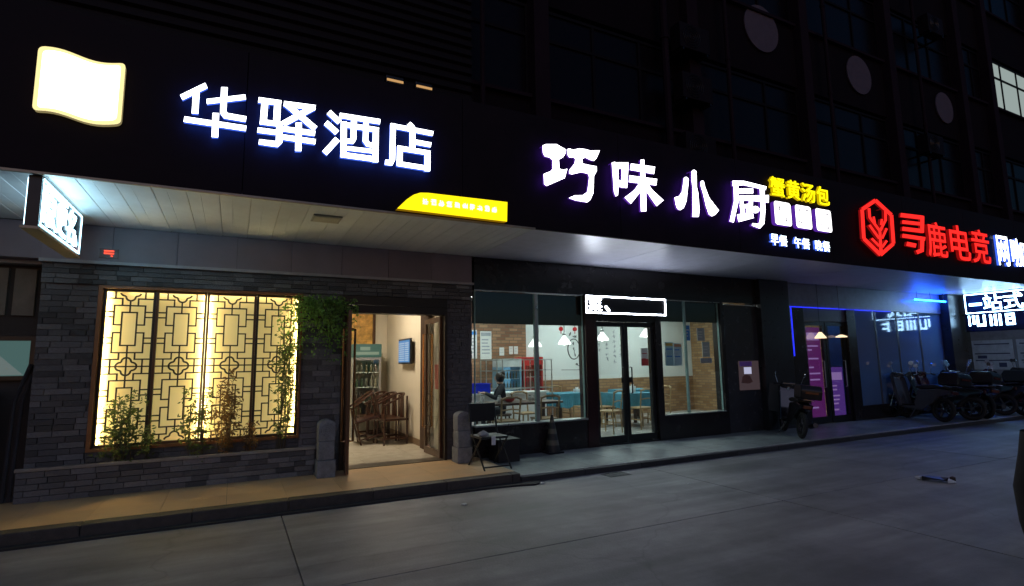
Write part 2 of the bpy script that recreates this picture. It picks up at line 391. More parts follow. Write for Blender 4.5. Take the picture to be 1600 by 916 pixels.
def aircon(X, z, n):
    t = thing('air_conditioner', AC_LAB[n], 'air conditioner', (X, 7.9, z), 0, 'outdoor air conditioner units on the upper wall')
    MB().box(X - .42, X + .42, 7.72, 8.0, z, z + .56).build('casing', mat('ac_casing', (.011, .007, .010), .6, spec=.1), t, bevel=.012)
    g_ = MB()
    for r in (.06, .12, .18, .235): g_.tube([(X - .1 + r * math.cos(a * .3927), 7.705, z + .28 + r * math.sin(a * .3927)) for a in range(16)], .006, 4, closed=True)
    g_.build('fan_grille', BLACKMETAL, t)
    for e in (-.36, .32): MB().box(X + e, X + e + .04, 7.72, 8.3, z - .05, z - .005).build('bracket', BLACKMETAL, t)
AC_LAB = ['dim air conditioner unit beside the thick pipe, highest on that wall bay', 'dim air conditioner unit beside the thick pipe, middle of three', 'dim air conditioner unit beside the thick pipe, lowest of three',
          'dim air conditioner unit over the red neon sign', 'dim air conditioner unit right of the pale disc, high up']
for n, (X, z) in enumerate(((8.35, 8.0), (8.35, 6.9), (8.35, 5.6), (17.6, 7.3), (18.4, 11.2))): aircon(X, z, n)
# two small amber light bars on the canopy roof
for n, X in enumerate((1.92, 2.36)):
    t = thing('light_bar', ['left one of two small amber light bars above the white hotel lettering', 'right one of two small amber light bars above the white hotel lettering'][n], 'lamp', (X, 7.4, 4.81), 0, 'amber light bars')
    MB().box(X - .13, X + .13, 7.42, 7.55, 5.62, 5.74).build('housing', BLACKMETAL, t, bevel=.01)
    MB().box(X - .12, X + .12, 7.405, 7.42, 5.65, 5.68).build('tube', emit('amber_tube', (1, .55, .2), .3), t)
    MB().tube([(X, 7.5, 5.63), (X, 7.5, 4.81)], .015, 6).build('post', BLACKMETAL, t)
# ------------------------------------------------------------------ hotel storefront
YW = 8.05
hot = thing('hotel_storefront', 'grey brick hotel front with lattice window and open entrance', 'storefront', (0.7, 8.05, .12))
BEAM = mat('beam_panel', (.20, .17, .21), .55, var=.12, scale=2, rnd=.08)
# purple grey panels between the soffit and the brick lintel
x = -2.05
for k in range(8):
    MB().box(x + .002, x + .674, 7.99, 8.05, 2.84, 3.276).build('beam_panel', BEAM, hot, bevel=.002); x += .676
MB().box(-2.05, 3.37, 7.93, 8.06, 2.80, 2.837).build('ledge', mat('grey_ledge', (.3, .3, .33), .5), hot, bevel=.004)
core = MB()
core.box(-2.03, 3.37, 8.06, 8.3, 2.545, 3.27); core.box(-2.03, -1.48, 8.06, 8.3, .1, 2.545); core.box(.82, 1.46, 8.06, 8.3, .1, 2.545); core.box(2.93, 3.37, 8.06, 8.3, .1, 2.545); core.box(-1.48, .82, 8.06, 8.3, .1, .60)
core.build('wall', MORTAR, hot)
brick_mesh = MB().box(-.5, .5, -.5, .5, -.5, .5).build('brick', BRICK)
bme = brick_mesh.data; bpy.data.objects.remove(brick_mesh)
bw = group_part('brick_wall', hot)
rest = MB(); nb = 0
def brickwork(x0, x1, z0, z1, parent, yf, each=True, rows=.061, ln=.225, deep=.04):
    global nb
    z = z0; r = 0
    hrow = (z1 - z0) / round((z1 - z0) / rows)
    while z < z1 - .01:
        x = x0 - (ln * .5 if r % 2 else 0) - random.uniform(0, .04)
        while x < x1 - .02:
            L = ln * random.choice((1, 1, 1, .8, .62, 1.15))
            a, b = max(x, x0), min(x + L, x1)
            if b - a > .03:
                p = random.uniform(.0, .009)
                if each:
                    o = bpy.data.objects.new('brick', bme); col.objects.link(o); o.parent = parent
                    g_ = ORG[parent.name]
                    o.location = ((a + b) / 2 - g_[0], yf + deep / 2 - p - g_[1], z + hrow / 2 - g_[2]); o.scale = (b - a - .007, deep, hrow - .007); nb += 1
                else: rest.box(a + .0035, b - .0035, yf - p, yf + deep, z + .0035, z + hrow - .0035)
            x += L
        z += hrow; r += 1
brickwork(-2.03, 3.37, 2.56, 2.797, bw, 8.0)
brickwork(-2.03, -1.485, .12, 2.556, bw, 8.03, rows=.068, ln=.25)
brickwork(.83, 1.36, .12, 2.556, bw, 8.03, rows=.075, ln=.25)
brickwork(2.94, 3.37, .12, 2.556, bw, 8.03, each=False, rows=.066, ln=.25)
brickwork(-1.48, .82, .12, .60, bw, 8.03, each=False)
o = rest.build('brickwork', BRICK, bw, fix=False); o['kind'] = 'stuff'
# lattice window
AMB = mat('amber_frame', (.20, .075, .02), .35, var=.3, stretch=(1, 1, .2))
LAT = mat('lattice_lacquer', (.015, .008, .004), .4)
PANEL = emit('paper_panel', (1.0, .82, .28), .14)
PANEL.node_tree.nodes['Principled BSDF'].inputs['Base Color'].default_value = (.82, .70, .40, 1)
LEDW = emit('warm_led_strip', (1.0, .80, .36), 66)
fx = MB(); fx.box(-1.482, -1.44, 8.0, 8.3, .60, 2.555); fx.box(.80, .825, 8.0, 8.3, .60, 2.555)
fx.box(-1.44, .80, 8.0, 8.3, 2.525, 2.557); fx.box(-1.44, .80, 8.0, 8.3, .60, .635)
fx.build('window_surround', AMB, hot)
def lattice(x0, x1, z0, z1):
    mb = MB(); W = x1 - x0; H = z1 - z0; t = .016
    def seg(u0, v0, u1, v1):
        for s in (0, 1):
            a0, a1 = (v0, v1) if s == 0 else (1 - v0, 1 - v1)
            xa, xb = sorted((x0 + u0 * W, x0 + u1 * W)); za, zb = sorted((z1 - a0 * H, z1 - a1 * H))
            e = .0007 if xb - xa > zb - za else 0
            mb.box(xa - t / 2, xb + t / 2, 8.10 - e, 8.122 + e, za - t / 2, zb + t / 2)
    def pl(pts):
        for k in range(len(pts) - 1): seg(*pts[k], *pts[k + 1])
        for k in range(len(pts) - 1): seg(1 - pts[k][0], pts[k][1], 1 - pts[k + 1][0], pts[k + 1][1])
    pl([(.34, .138), (.66, .138)][:2]); pl([(.34, .36), (.66, .36)]); pl([(.34, .138), (.34, .36)])
    pl([(.34, .222), (.17, .222), (.17, .092), (.5, .092)])
    pl([(.34, .275), (.17, .275), (.17, .408), (.5, .408)])
    for v in (.135, .17, .31, .345): pl([(0, v), (.17, v)])
    pl([(0, .045), (.33, .045), (.33, .092)]); pl([(.18, 0), (.18, .045)])
    pl([(0, .452), (.33, .452), (.33, .408)]); pl([(.16, .452), (.16, .5)])
    seg(.5, .06, .5, .138); seg(.5, .36, .5, .5); pl([(0, .5), (.5, .5)])
    def quat(cz, half=0):
        pts = []; r = .095 * W / .56 * .56 / W * .56 * 1.0
        r = .058
        for q in range(4):
            cx = (x0 + x1) / 2 + r * [1, 0, -1, 0][q]; cc = cz + r * [0, 1, 0, -1][q]
            for a in range(-5, 6):
                th = q * math.pi / 2 + a / 5 * R(88)
                pts.append((cx + r * .85 * math.cos(th), 8.111, cc + r * .85 * math.sin(th)))
        if half == 0: mb.tube(pts, .0105, 4, closed=True)
        else:
            keep = [p for p in pts if (p[2] - cz) * half > 0]
            keep.sort(key=lambda p: math.atan2((p[2] - cz) * half, p[0] - (x0 + x1) / 2)); mb.tube(keep, .0105, 4)
    quat((z0 + z1) / 2); quat(z1, -1); quat(z0, 1)
    return mb
bx_ = [-1.44, -.90, -.34, .245, .80]
for k in range(4):
    lw = group_part('lattice_window', hot)
    a, b = bx_[k], bx_[k + 1]
    fr = MB(); pw = .03
    fr.box(a + .001, a + pw, 8.075, 8.13, .637, 2.523); fr.box(b - pw, b - .001, 8.075, 8.13, .637, 2.523)
    fr.box(a + pw, b - pw, 8.078, 8.128, .637, .665); fr.box(a + pw, b - pw, 8.078, 8.128, 2.497, 2.523)
    fr.build('window_frame', WOODRED if k in (1, 2) else LAT, lw)
    lattice(a + pw, b - pw, .665, 2.497).build('lattice', LAT, lw, fix=False)
    MB().box(a + .002, b - .002, 8.20, 8.22, .64, 2.52).build('paper_panel', PANEL, lw)
# led strips that wash the paper panels from the sides and the top
for n, (X, side) in enumerate(((-1.432, 1), (-.345, -1), (-.335, 1), (.792, -1))):
    MB().box(X - .006, X + .006, 8.175, 8.196, .66, 2.5).build('led_strip', LEDW, hot)
MB().box(-1.2, .6, 8.14, 8.19, 2.508, 2.519).build('led_strip', emit('warm_led_dim', (1., .8, .42), 3), hot)
# door frame of the entrance
dk = mat('dark_bronze', (.03, .02, .014), .35, .4)
d = MB(); d.box(1.36, 1.47, 7.99, 8.2, .12, 2.42); d.box(2.90, 2.94, 7.99, 8.2, .12, 2.42); d.box(1.47, 2.90, 7.99, 8.2, 2.31, 2.42); d.build('door_frame', dk, hot)
MB().box(1.36, 2.94, 8.0, 8.06, 2.425, 2.555).build('lintel_board', dk, hot)
MB().box(1.47, 2.90, 8.0, 8.3, .10, .128).build('threshold', mat('dark_threshold', (.09, .07, .05), .35), hot)
BRONZE = mat('polished_bronze', (.45, .25, .11), .22, .9, var=.2)
def leaf(hx, hy, ang, W):
    p = group_part('door', hot); p.name = 'door'
    c, s = math.cos(ang), math.sin(ang)
    def T(u, v, z): return (hx + u * c - v * s, hy + u * s + v * c, z)
    def bx(mb, u0, u1, v0, v1, z0, z1):
        i = len(mb.v); mb.box(u0, u1, v0, v1, z0, z1)
        for k in range(i, len(mb.v)): mb.v[k] = T(*mb.v[k])
    f = MB()
    bx(f, 0, .06, -.022, .022, .135, 2.30); bx(f, W - .06, W, -.022, .022, .135, 2.30); bx(f, .06, W - .06, -.021, .021, .135, .24); bx(f, .06, W - .06, -.021, .021, 2.22, 2.30)
    f.build('frame', WOODRED, p)
    gl = MB(); bx(gl, .06, W - .06, -.004, .004, .24, 2.22); gl.build('glass', GLASS, p)
    for sd in (-1, 1):
        h = MB(); h.tube([T(W - .1, sd * .03, .55), T(W - .1, sd * .075, .55), T(W - .1, sd * .075, 2.05), T(W - .1, sd * .03, 2.05)], .016, 8); h.build('handle', BRONZE, p)
leaf(1.44, 7.985, R(-97), .42)
leaf(2.885, 8.12, R(92), .70)
# planter in front of the window
pt = thing('brick_planter', 'low grey brick planter under the lattice window', 'planter', (-.5, 7.95, .12))
MB().box(-2.05, 1.02, 7.905, 8.02, .12, .44).build('core', MORTAR, pt)
brickwork(-2.05, 1.02, .12, .45, pt, 7.87, rows=.065)
MB().box(-2.06, 1.03, 7.855, 7.90, .452, .49).build('coping', mat('coping', (.22, .2, .18), .6, bump=.2), pt, bevel=.006)
MB().box(-2.05, 1.02, 7.902, 8.025, .44, .465).build('soil', mat('soil', (.03, .02, .012), .95, bump=.8), pt)
# plants
LEAFS = [leafmat('leaf_green', (.07, .10, .03)), leafmat('leaf_red', (.12, .065, .025))]
STEM = mat('plant_stem', (.06, .045, .025), .7)
def plant(X, h, spread, nst, nlf, lab, kind=0, y=7.965, z0=.465, lean=0):
    t = thing('potted_plant', lab, 'plant', (X, y, z0), 0, 'plants in the brick planter')
    st = MB(); lf = MB(); rng = random.Random(int(X * 100) + 5)
    for k in range(nst):
        bx0 = X + rng.uniform(-spread * .45, spread * .45); top = Vector((bx0 + rng.uniform(-spread, spread) * .6 + lean, y - rng.uniform(.02, .16), z0 + h * rng.uniform(.6, 1)))
        pts = [Vector((bx0, y + rng.uniform(-.03, .02), z0 - .01))]
        mid = (pts[0] + top) / 2 + Vector((rng.uniform(-.05, .05), -.02, 0)); pts += [mid, top]
        st.tube(pts, [.006, .005, .002], 5)
        for q in range(nlf):
            u = rng.random() ** .7; a = pts[0].lerp(mid, u * 2) if u < .5 else mid.lerp(top, u * 2 - 1)
            if u < .12: continue
            br = a + Vector((rng.gauss(0, spread * .33), rng.uniform(-.12, .05), rng.gauss(.02, .07)))
            if br.y > 8.05: br.y = 8.05
            for e in range(5):
                th = rng.uniform(0, 6.28); L = rng.uniform(.03, .062); wd = L * .2
                c0 = br + Vector((rng.gauss(0, .022), rng.gauss(0, .015), rng.gauss(0, .022)))
                d = Vector((math.cos(th), rng.uniform(-.5, .2), math.sin(th) * .6 - .35)).normalized(); s_ = d.cross(Vector((rng.uniform(-1, 1), 1, rng.uniform(-1, 1)))).normalized()
                lf.poly([c0, c0 + d * L * .45 + s_ * wd, c0 + d * L, c0 + d * L * .45 - s_ * wd])
            st.tube([a, br], [.002, .0012], 3)
    st.build('stem', STEM, t, fix=False); lf.build('foliage', LEAFS[kind], t, fix=False)
plant(-1.13, .82, .24, 9, 17, 'dense bushy plant at the left end of the planter')
plant(-.86, .45, .12, 4, 9, 'small low plant right of the dense bushy planter plant')
plant(-.36, .92, .17, 6, 13, 'airy plant before the second lattice panel')
plant(-.05, 1.05, .13, 8, 18, 'reddish upright plant at the middle of the lattice window', 1)
plant(.18, .42, .12, 4, 8, 'short reddish plant right of the tall reddish one', 1)
plant(.60, 1.72, .13, 9, 22, 'tallest slender plant at the right edge of the lattice window', 0, lean=.04)
# hanging vine on the brick pier
t = thing('hanging_vine', 'bushy green vine hanging on the brick pier beside the entrance', 'vine', (1.1, 7.95, 2.5))
rng = random.Random(3); lf = MB(); st = MB()
MB().box(.92, 1.28, 7.86, 8.02, 2.30, 2.42).build('wall_basket', WOODRED, t, bevel=.01)
for k in range(70):
    th = rng.uniform(0, 6.28); a = Vector((1.1 + .12 * math.cos(th), 7.9 + .06 * math.sin(th), 2.38))
    b = a + Vector((rng.gauss(-.07, .19), rng.uniform(-.26, .0), rng.uniform(-.08, .12))); c = b + Vector((rng.gauss(.05, .08), rng.uniform(-.08, 0), -rng.uniform(.15, .70)))
    st.tube([a, b, c], [.004, .003, .0015], 3)
    for q in range(52):
        u = rng.random(); p = (a.lerp(b, u * 2) if u < .5 else b.lerp(c, u * 2 - 1)) + Vector((rng.gauss(0, .035), rng.gauss(0, .03), rng.gauss(0, .03)))
        if p.y > 8.0: p.y = 7.99
        L = rng.uniform(.025, .055); d = Vector((rng.gauss(0, 1), rng.gauss(-.3, .6), rng.gauss(-.5, .7))).normalized(); s_ = d.cross(Vector((rng.gauss(0, 1), 1, rng.gauss(0, 1)))).normalized()
        lf.poly([p, p + d * L * .4 + s_ * L * .3, p + d * L, p + d * L * .4 - s_ * L * .3])
st.build('stem', STEM, t, fix=False); lf.build('foliage', leafmat('vine_leaf', (.17, .33, .07)), t, fix=False)
# carved stone posts flanking the entrance
STONE = mat('carved_stone', (.17, .18, .2), .8, var=.3, scale=14, bump=.5, bscale=50)
def stone_post(X, Y, lab):
    t = thing('stone_post', lab, 'stone post', (X, Y, .12), 0, 'stone posts by the entrance')
    MB().box(X - .115, X + .115, Y - .12, Y + .12, .12, .34).build('plinth', STONE, t, bevel=.012)
    MB().box(X - .10, X + .10, Y - .105, Y + .105, .342, .58).build('block', STONE, t, bevel=.015)
    prof = [(-.105, .582), (.105, .582), (.105, .78)] + [(.105 * math.cos(a), .78 + .075 * math.sin(a)) for a in [R(v) for v in range(15, 180, 15)]] + [(-.105, .78)]
    MB().prism([(X + p[0], p[1]) for p in prof], 'y', Y - .1, Y + .1).build('drum', STONE, t, bevel=.012)
    mb = MB()
    for r in (.03, .055, .08): mb.tube([(X + r * math.cos(a * .3927), Y - .1, .72 + r * math.sin(a * .3927)) for a in range(16)], .006, 4, closed=True)
    mb.build('carving', STONE, t)
stone_post(1.13, 7.68, 'carved grey stone post left of the hotel entrance')
stone_post(3.07, 7.72, 'carved grey stone post right of the hotel entrance')

# ------------------------------------------------------------------ lobby interior
CREAM = mat('cream_wall', (.62, .56, .45), .7, var=.05, scale=1)
LOBT = mat('lobby_tile', (.55, .50, .40), .22, var=.08, rnd=.05)
lb = structure(MB().box(-1.6, 3.3, 8.3, 12.3, .05, .118).build('lobby_floor', MORTAR))
x = .2
while x < 3.0:
    y = 8.3
    while y < 12.0:
        MB().box(x + .002, min(x + .8, 3.0) - .002, y + .002, min(y + .8, 12.0) - .002, .11, .126).build('floor_tile', LOBT, lb); y += .8
    x += .8
structure(MB().box(3.0, 3.16, 8.31, 12.2, .12, 3.2).build('lobby_side_wall', CREAM))
structure(MB().box(-1.4, 3.0, 12.0, 12.2, .12, 3.2).build('lobby_back_wall', CREAM))
structure(MB().box(.1, .2, 8.31, 12.0, .12, 3.2).build('lobby_partition', CREAM))
structure(MB().box(.1, 3.16, 8.31, 12.2, 3.2, 3.26).build('lobby_ceiling', WHITE))
MB().box(2.985, 3.0, 9.0, 12.0, .126, .24).build('skirting', mat('skirting', (.2, .13, .08), .4), bpy.data.objects['lobby_side_wall'])
t = thing('ceiling_lamp', 'warm square ceiling lamp in the hotel lobby', 'lamp', (1.8, 9.9, 3.2))
MB().box(1.5, 2.1, 9.6, 10.2, 3.16, 3.199).build('housing', WHITE, t); MB().box(1.53, 2.07, 9.63, 10.17, 3.15, 3.159).build('diffuser', emit('lobby_lamp', (1, .86, .66), 36), t)
# gold stone wall panel over the fridge
gp = thing('wall_panel', 'golden mottled stone panel above the drinks fridge', 'wall panel', (2.45, 11.95, 2.0))
YELT = mat('gold_stone', (.55, .30, .07), .4, var=.55, scale=7, bump=.1, rnd=.2)
for i in range(2):
    for j in range(4): MB().box(2.0 + i * .34, 2.337 + i * .34, 11.965, 11.998, 1.8 + j * .3, 2.097 + j * .3).build('stone_tile', YELT, gp)
MB().box(2.685, 2.735, 11.95, 11.999, .13, 3.1).build('border_strip', WOODRED, gp)
# drinks fridge
t = thing('drinks_fridge', 'tall glass door drinks fridge with green header inside the hotel lobby', 'fridge', (2.45, 11.7, .126))
FRB = mat('fridge_body', (.35, .36, .34), .4)
f = MB(); f.box(2.16, 2.20, 11.40, 11.93, .127, 1.72); f.box(2.70, 2.74, 11.40, 11.93, .127, 1.72); f.box(2.20, 2.70, 11.9, 11.93, .127, 1.72); f.box(2.20, 2.70, 11.40, 11.9, .127, .42); f.build('cabinet', FRB, t)
hd = MB().box(2.16, 2.74, 11.37, 11.93, 1.725, 1.99).build('header', [emit('fridge_header', (.12, .42, .30), .1)], t, bevel=.01)
mb = MB(); mb.box(2.22, 2.68, 11.364, 11.369, 1.77, 1.83); mb.box(2.3, 2.5, 11.362, 11.369, 1.86, 1.93); mb.build('header_artwork', emit('fridge_art', (.6, .8, .55), .15), hd)
dr = MB(); dr.box(2.17, 2.21, 11.36, 11.397, .43, 1.715); dr.box(2.69, 2.73, 11.36, 11.397, .43, 1.715); dr.box(2.21, 2.69, 11.36, 11.397, .43, .49); dr.box(2.21, 2.69, 11.36, 11.397, 1.66, 1.715)
dd = dr.build('door', mat('alu', (.4, .4, .4), .35, .6), t); MB().box(2.21, 2.69, 11.375, 11.385, .49, 1.66).build('glass', GLASS, dd)
for k in range(4):
    z = .5 + k * .3; sh = MB().box(2.205, 2.695, 11.42, 11.88, z, z + .012).build('shelf', WHITE, t)
    for q in range(5):
        c = [(.10, .09, .05), (.08, .05, .04), (.05, .08, .05), (.12, .12, .10)][(k + q // 2) % 4]
        MB().lathe([(.028, 0), (.028, .13), (.012, .17), (.012, .2)], (2.26 + q * .095, 11.46, z + .012), 8).build('bottle', mat('bottle_%d' % ((k + q // 2) % 4), c, .3), sh, smooth=False)
# wall screen
t = thing('wall_screen', 'small blue lit screen on the cream lobby wall', 'screen', (2.9, 10.2, 1.8))
MB().box(2.90, 2.94, 9.86, 10.66, 1.57, 2.05).build('bezel', BLACKMETAL, t, bevel=.006)
MB().box(2.94, 2.999, 10.1, 10.4, 1.72, 1.9).build('bracket', BLACKMETAL, t)
MB().box(2.893, 2.899, 9.89, 10.63, 1.60, 2.02).build('display', emit('screen_blue', (.08, .38, .85), .27), t)
mb = MB()
for k in range(9): mb.box(2.8885, 2.892, 9.93, 10.16, 1.63 + k * .04, 1.65 + k * .04); mb.box(2.8885, 2.892, 10.22, 10.6, 1.63 + k * .04, 1.648 + k * .04)
mb.build('printed_rows', emit('screen_rows', (.7, .85, 1), .3), t)
# curtain
t = thing('curtain', 'brown pleated curtain hanging beside the open door', 'curtain', (2.9, 9.1, .13))
pts = []
for k in range(40): pts.append((2.93 + .028 * math.sin(k * .95), 8.84 + k * .0105))
mb = MB(); n_ = len(pts)
mb.v = [(p[0], p[1], .14) for p in pts] + [(p[0], p[1], 2.5) for p in pts]
for k in range(n_ - 1): mb.f.append((k, k + 1, n_ + k + 1, n_ + k)); mb.m.append(0)
mb.build('fabric', mat('brown_curtain', (.13, .085, .06), .8), t, smooth=True); MB().tube([(2.93, 8.8, 2.51), (2.93, 9.3, 2.51)], .012, 6).build('rod', BRONZE, t)
# red poster behind the glass leaf
t = thing('wall_poster', 'red and white poster seen through the right entrance door glass', 'poster', (2.99, 8.6, 1.4))
MB().box(2.985, 2.999, 8.36, 8.72, 1.15, 1.55).build('red_field', mat('poster_red', (.45, .03, .03), .5), t)
MB().box(2.985, 2.999, 8.36, 8.72, 1.553, 1.85).build('white_field', mat('poster_white', (.5, .45, .4), .5), t)
# stacked dark armchairs
def armchair(name, lab, loc, rz, grp, tilt=0):
    t = thing(name, lab, 'chair', loc, rz, grp, local=True)
    W = mat('dark_rosewood', (.045, .016, .008), .3, var=.3, stretch=(6, 6, 1))
    MB().box(-.27, .27, -.24, .24, .42, .46).build('seat', W, t, bevel=.01)
    for sx in (-1, 1):
        for sy in (-1, 1): MB().tube([(sx * .25, sy * .22, 0), (sx * .245, sy * .215, .42), (sx * .26, sy * .21, .68 if sy < 0 else .86)], .017, 8).build('leg', W, t)
    arc = [(-.27, -.26, .69)] + [(.28 * math.sin(a), -.02 + .26 * math.cos(a), .70 + .2 * (.5 + .5 * math.cos(a))) for a in [R(v) for v in range(-90, 91, 15)]] + [(.27, -.26, .69)]
    MB().tube(arc, .019, 8).build('top_rail', W, t)
    MB().prism([(-.07, .46), (.07, .46), (.06, .89), (-.06, .89)], 'y', .215, .235).build('splat', W, t)
    s = MB()
    for sx in (-1, 1): s.bar((sx * .25, -.22, .12), (sx * .25, .22, .12), .022, .03)
    s.bar((-.25, -.22, .1), (.25, -.22, .1), .022, .035); s.build('stretcher', W, t)
    return t
G = 'dark armchairs crowded in the lobby'
armchair('armchair', 'dark wooden armchair nearest the drinks fridge in the lobby', (2.52, 11.05, .126), R(-78), G)
armchair('armchair', 'dark wooden armchair in the middle of the lobby row', (2.60, 10.62, .126), R(-80), G)
armchair('armchair', 'dark wooden armchair nearest the entrance in the lobby row', (2.64, 10.2, .126), R(-82), G)
a_ = armchair('armchair', 'dark armchair tipped against the lobby row', (2.36, 10.45, .15), R(-95), G); a_.rotation_euler = (R(14), 0, R(-95))
# ------------------------------------------------------------------ restaurant storefront
rs = thing('restaurant_storefront', 'black framed restaurant front with large windows and double glass door', 'storefront', (6.5, 8.05, .09))
BP = mat('black_panel', (.016, .014, .015), .25, .1, var=.3, scale=3)
DR = mat('dark_red_panel', (.022, .006, .007), .22, var=.3)
ALU = mat('brushed_aluminium', (.45, .48, .47), .3, .8)
def rpart(name, m, *b, bevel=.003): 
    mb = MB()
    for q in b: mb.box(*q)
    return mb.build(name, m, rs, bevel=bevel)
rpart('header_panel', BP, (3.40, 8.97, 8.0, 8.2, 2.74, 3.274)); rpart('header_panel', BP, (8.973, 10.12, 8.0, 8.2, 2.74, 3.274))
rpart('stall_riser', BP, (3.40, 5.52, 8.0, 8.2, .088, .565)); rpart('stall_riser', BP, (7.26, 8.97, 8.0, 8.2, .088, .53))
rpart('pier', DR, (5.52, 5.74, 7.98, 8.22, .088, 2.738)); rpart('pier', BP, (7.12, 7.26, 7.98, 8.22, .088, 2.738)); rpart('pier', BP, (8.87, 8.97, 7.99, 8.22, .531, 2.738))
rpart('sill', ALU, (3.40, 5.52, 7.975, 8.2, .566, .59)); rpart('sill', ALU, (7.26, 8.87, 7.975, 8.2, .532, .55))
rpart('transom_panel', mat('dark_transom', (.008, .009, .012), .4, spec=.1), (3.42, 5.52, 8.12, 8.15, 2.2, 2.735)); rpart('transom_panel', MATS['dark_transom'], (7.26, 8.87, 8.12, 8.15, 2.32, 2.735))
rpart('head_trim', ALU, (3.40, 5.52, 7.985, 8.0, 2.725, 2.739)); rpart('head_trim', ALU, (7.30, 8.87, 7.985, 8.0, 2.72, 2.734)); rpart('head_trim', ALU, (9.0, 9.95, 7.985, 8.0, 2.69, 2.705))
for (a, b, z0) in ((3.42, 4.53, .592), (4.585, 5.51, .592), (7.27, 7.93, .552), (7.95, 8.865, .552)):
    wd = group_part('shop_window', rs)
    MB().box(a, b, 8.055, 8.065, z0, 2.72).build('pane', GLASS, wd)
    for e0 in (a, b - .012): MB().box(e0, e0 + .012, 8.04, 8.08, z0, 2.722).build('edge_seal', mat('green_glass_edge', (.25, .4, .37), .2), wd)
rpart('mullion', ALU, (4.532, 4.583, 8.03, 8.10, .592, 2.722), bevel=.002)
# door
rpart('door_head', BP, (5.74, 7.12, 8.0, 8.2, 2.28, 2.738)); rpart('threshold', BP, (5.74, 7.12, 8.0, 8.2, .085, .125))
for (a, b, hx) in ((5.76, 6.42, 6.34), (6.44, 7.10, 6.52)):
    dr = group_part('door', rs)
    f = MB(); f.box(a, a + .055, 8.04, 8.09, .13, 2.275); f.box(b - .055, b, 8.04, 8.09, .13, 2.275); f.box(a + .055, b - .055, 8.041, 8.089, .13, .24); f.box(a + .055, b - .055, 8.041, 8.089, 2.19, 2.275); f.build('frame', BLACKMETAL, dr)
    MB().box(a + .055, b - .055, 8.06, 8.068, .24, 2.19).build('glass', GLASS, dr)
    s = 1 if hx < 6.43 else -1
    MB().tube([(hx, 8.04, .98), (hx, 7.99, .98), (hx, 7.99, 1.45), (hx, 8.04, 1.45)], .012, 8).build('handle', BLACKMETAL, dr)
    MB().box(hx - .03, hx + .03, 8.025, 8.04, 1.17, 1.27).build('lock_box', BLACKMETAL, dr)
rpart('side_panel', mat('grey_shutter_panel', (.03, .032, .038), .25), (8.975, 9.99, 8.03, 8.2, .088, 2.69))
rpart('column', mat('dark_column', (.016, .015, .018), .3), (9.993, 10.93, 7.9, 8.3, .088, 3.274), bevel=.01)

# ------------------------------------------------------------------ restaurant interior
RWALL = mat('pale_plaster', (.70, .74, .72), .6, var=.04, scale=1)
RF = mat('restaurant_tile', (.50, .50, .47), .25, var=.08, rnd=.05)
def brickmat(name, c1, c2, mortar, sc):
    M = bpy.data.materials.new(name); M.use_nodes = True; n = M.node_tree.nodes; l = M.node_tree.links; b = n['Principled BSDF']
    tc = n.new('ShaderNodeTexCoord'); mp = n.new('ShaderNodeMapping'); mp.inputs['Rotation'].default_value = (R(90), 0, 0); l.new(tc.outputs['Object'], mp.inputs[0])
    cb = n.new('ShaderNodeCombineXYZ'); sp = n.new('ShaderNodeSeparateXYZ'); l.new(tc.outputs['Object'], sp.inputs[0])
    ad = n.new('ShaderNodeMath'); ad.operation = 'ADD'; l.new(sp.outputs[0], ad.inputs[0]); l.new(sp.outputs[1], ad.inputs[1]); l.new(ad.outputs[0], cb.inputs[0]); l.new(sp.outputs[2], cb.inputs[1])
    br = n.new('ShaderNodeTexBrick'); l.new(cb.outputs[0], br.inputs['Vector']); br.inputs['Scale'].default_value = sc
    br.inputs['Color1'].default_value = c1 + (1,); br.inputs['Color2'].default_value = c2 + (1,); br.inputs['Mortar'].default_value = mortar + (1,)
    br.inputs['Mortar Size'].default_value = .02; br.inputs['Brick Width'].default_value = .5; br.inputs['Row Height'].default_value = .16
    l.new(br.outputs[0], b.inputs['Base Color']); b.inputs['Roughness'].default_value = .8
    bp = n.new('ShaderNodeBump'); bp.inputs['Strength'].default_value = .5; l.new(br.outputs['Fac'], bp.inputs['Height']); bp.invert = True; l.new(bp.outputs[0], b.inputs['Normal'])
    MATS[name] = M; return M
RB = brickmat('red_brick_paper', (.20, .085, .045), (.40, .22, .12), (.16, .11, .07), 2.1)
OB = brickmat('ochre_brick_paper', (.24, .12, .045), (.40, .25, .12), (.2, .13, .08), 2.1)
rf = structure(MB().box(3.3, 13.2, 8.2, 12.6, .04, .092).build('restaurant_floor', MORTAR))
x = 3.3
while x < 12.4:
    y = 8.21
    while y < 12.3:
        MB().box(x + .002, x + .798, y + .002, min(y + .8, 12.4) - .002, .085, .1).build('floor_tile', RF, rf); y += .8
    x += .8
structure(MB().box(3.2, 6.69, 12.36, 12.55, .1, 3.1).build('restaurant_back_wall', RB))
structure(MB().box(6.69, 12.55, 12.38, 12.55, 1.1, 3.1).build('restaurant_plaster_wall', RWALL))
structure(MB().box(6.69, 12.55, 12.36, 12.55, .1, 1.099).build('restaurant_dado', OB))
structure(MB().box(12.4, 12.55, 8.22, 12.36, .1, 3.1).build('restaurant_side_wall', OB))
structure(MB().box(3.2, 3.3, 8.3, 12.36, .1, 3.1).build('restaurant_party_wall', RWALL))
structure(MB().box(3.2, 12.55, 8.22, 12.55, 3.1, 3.16).build('restaurant_ceiling', mat('ceiling_white', (.7, .7, .68), .8)))
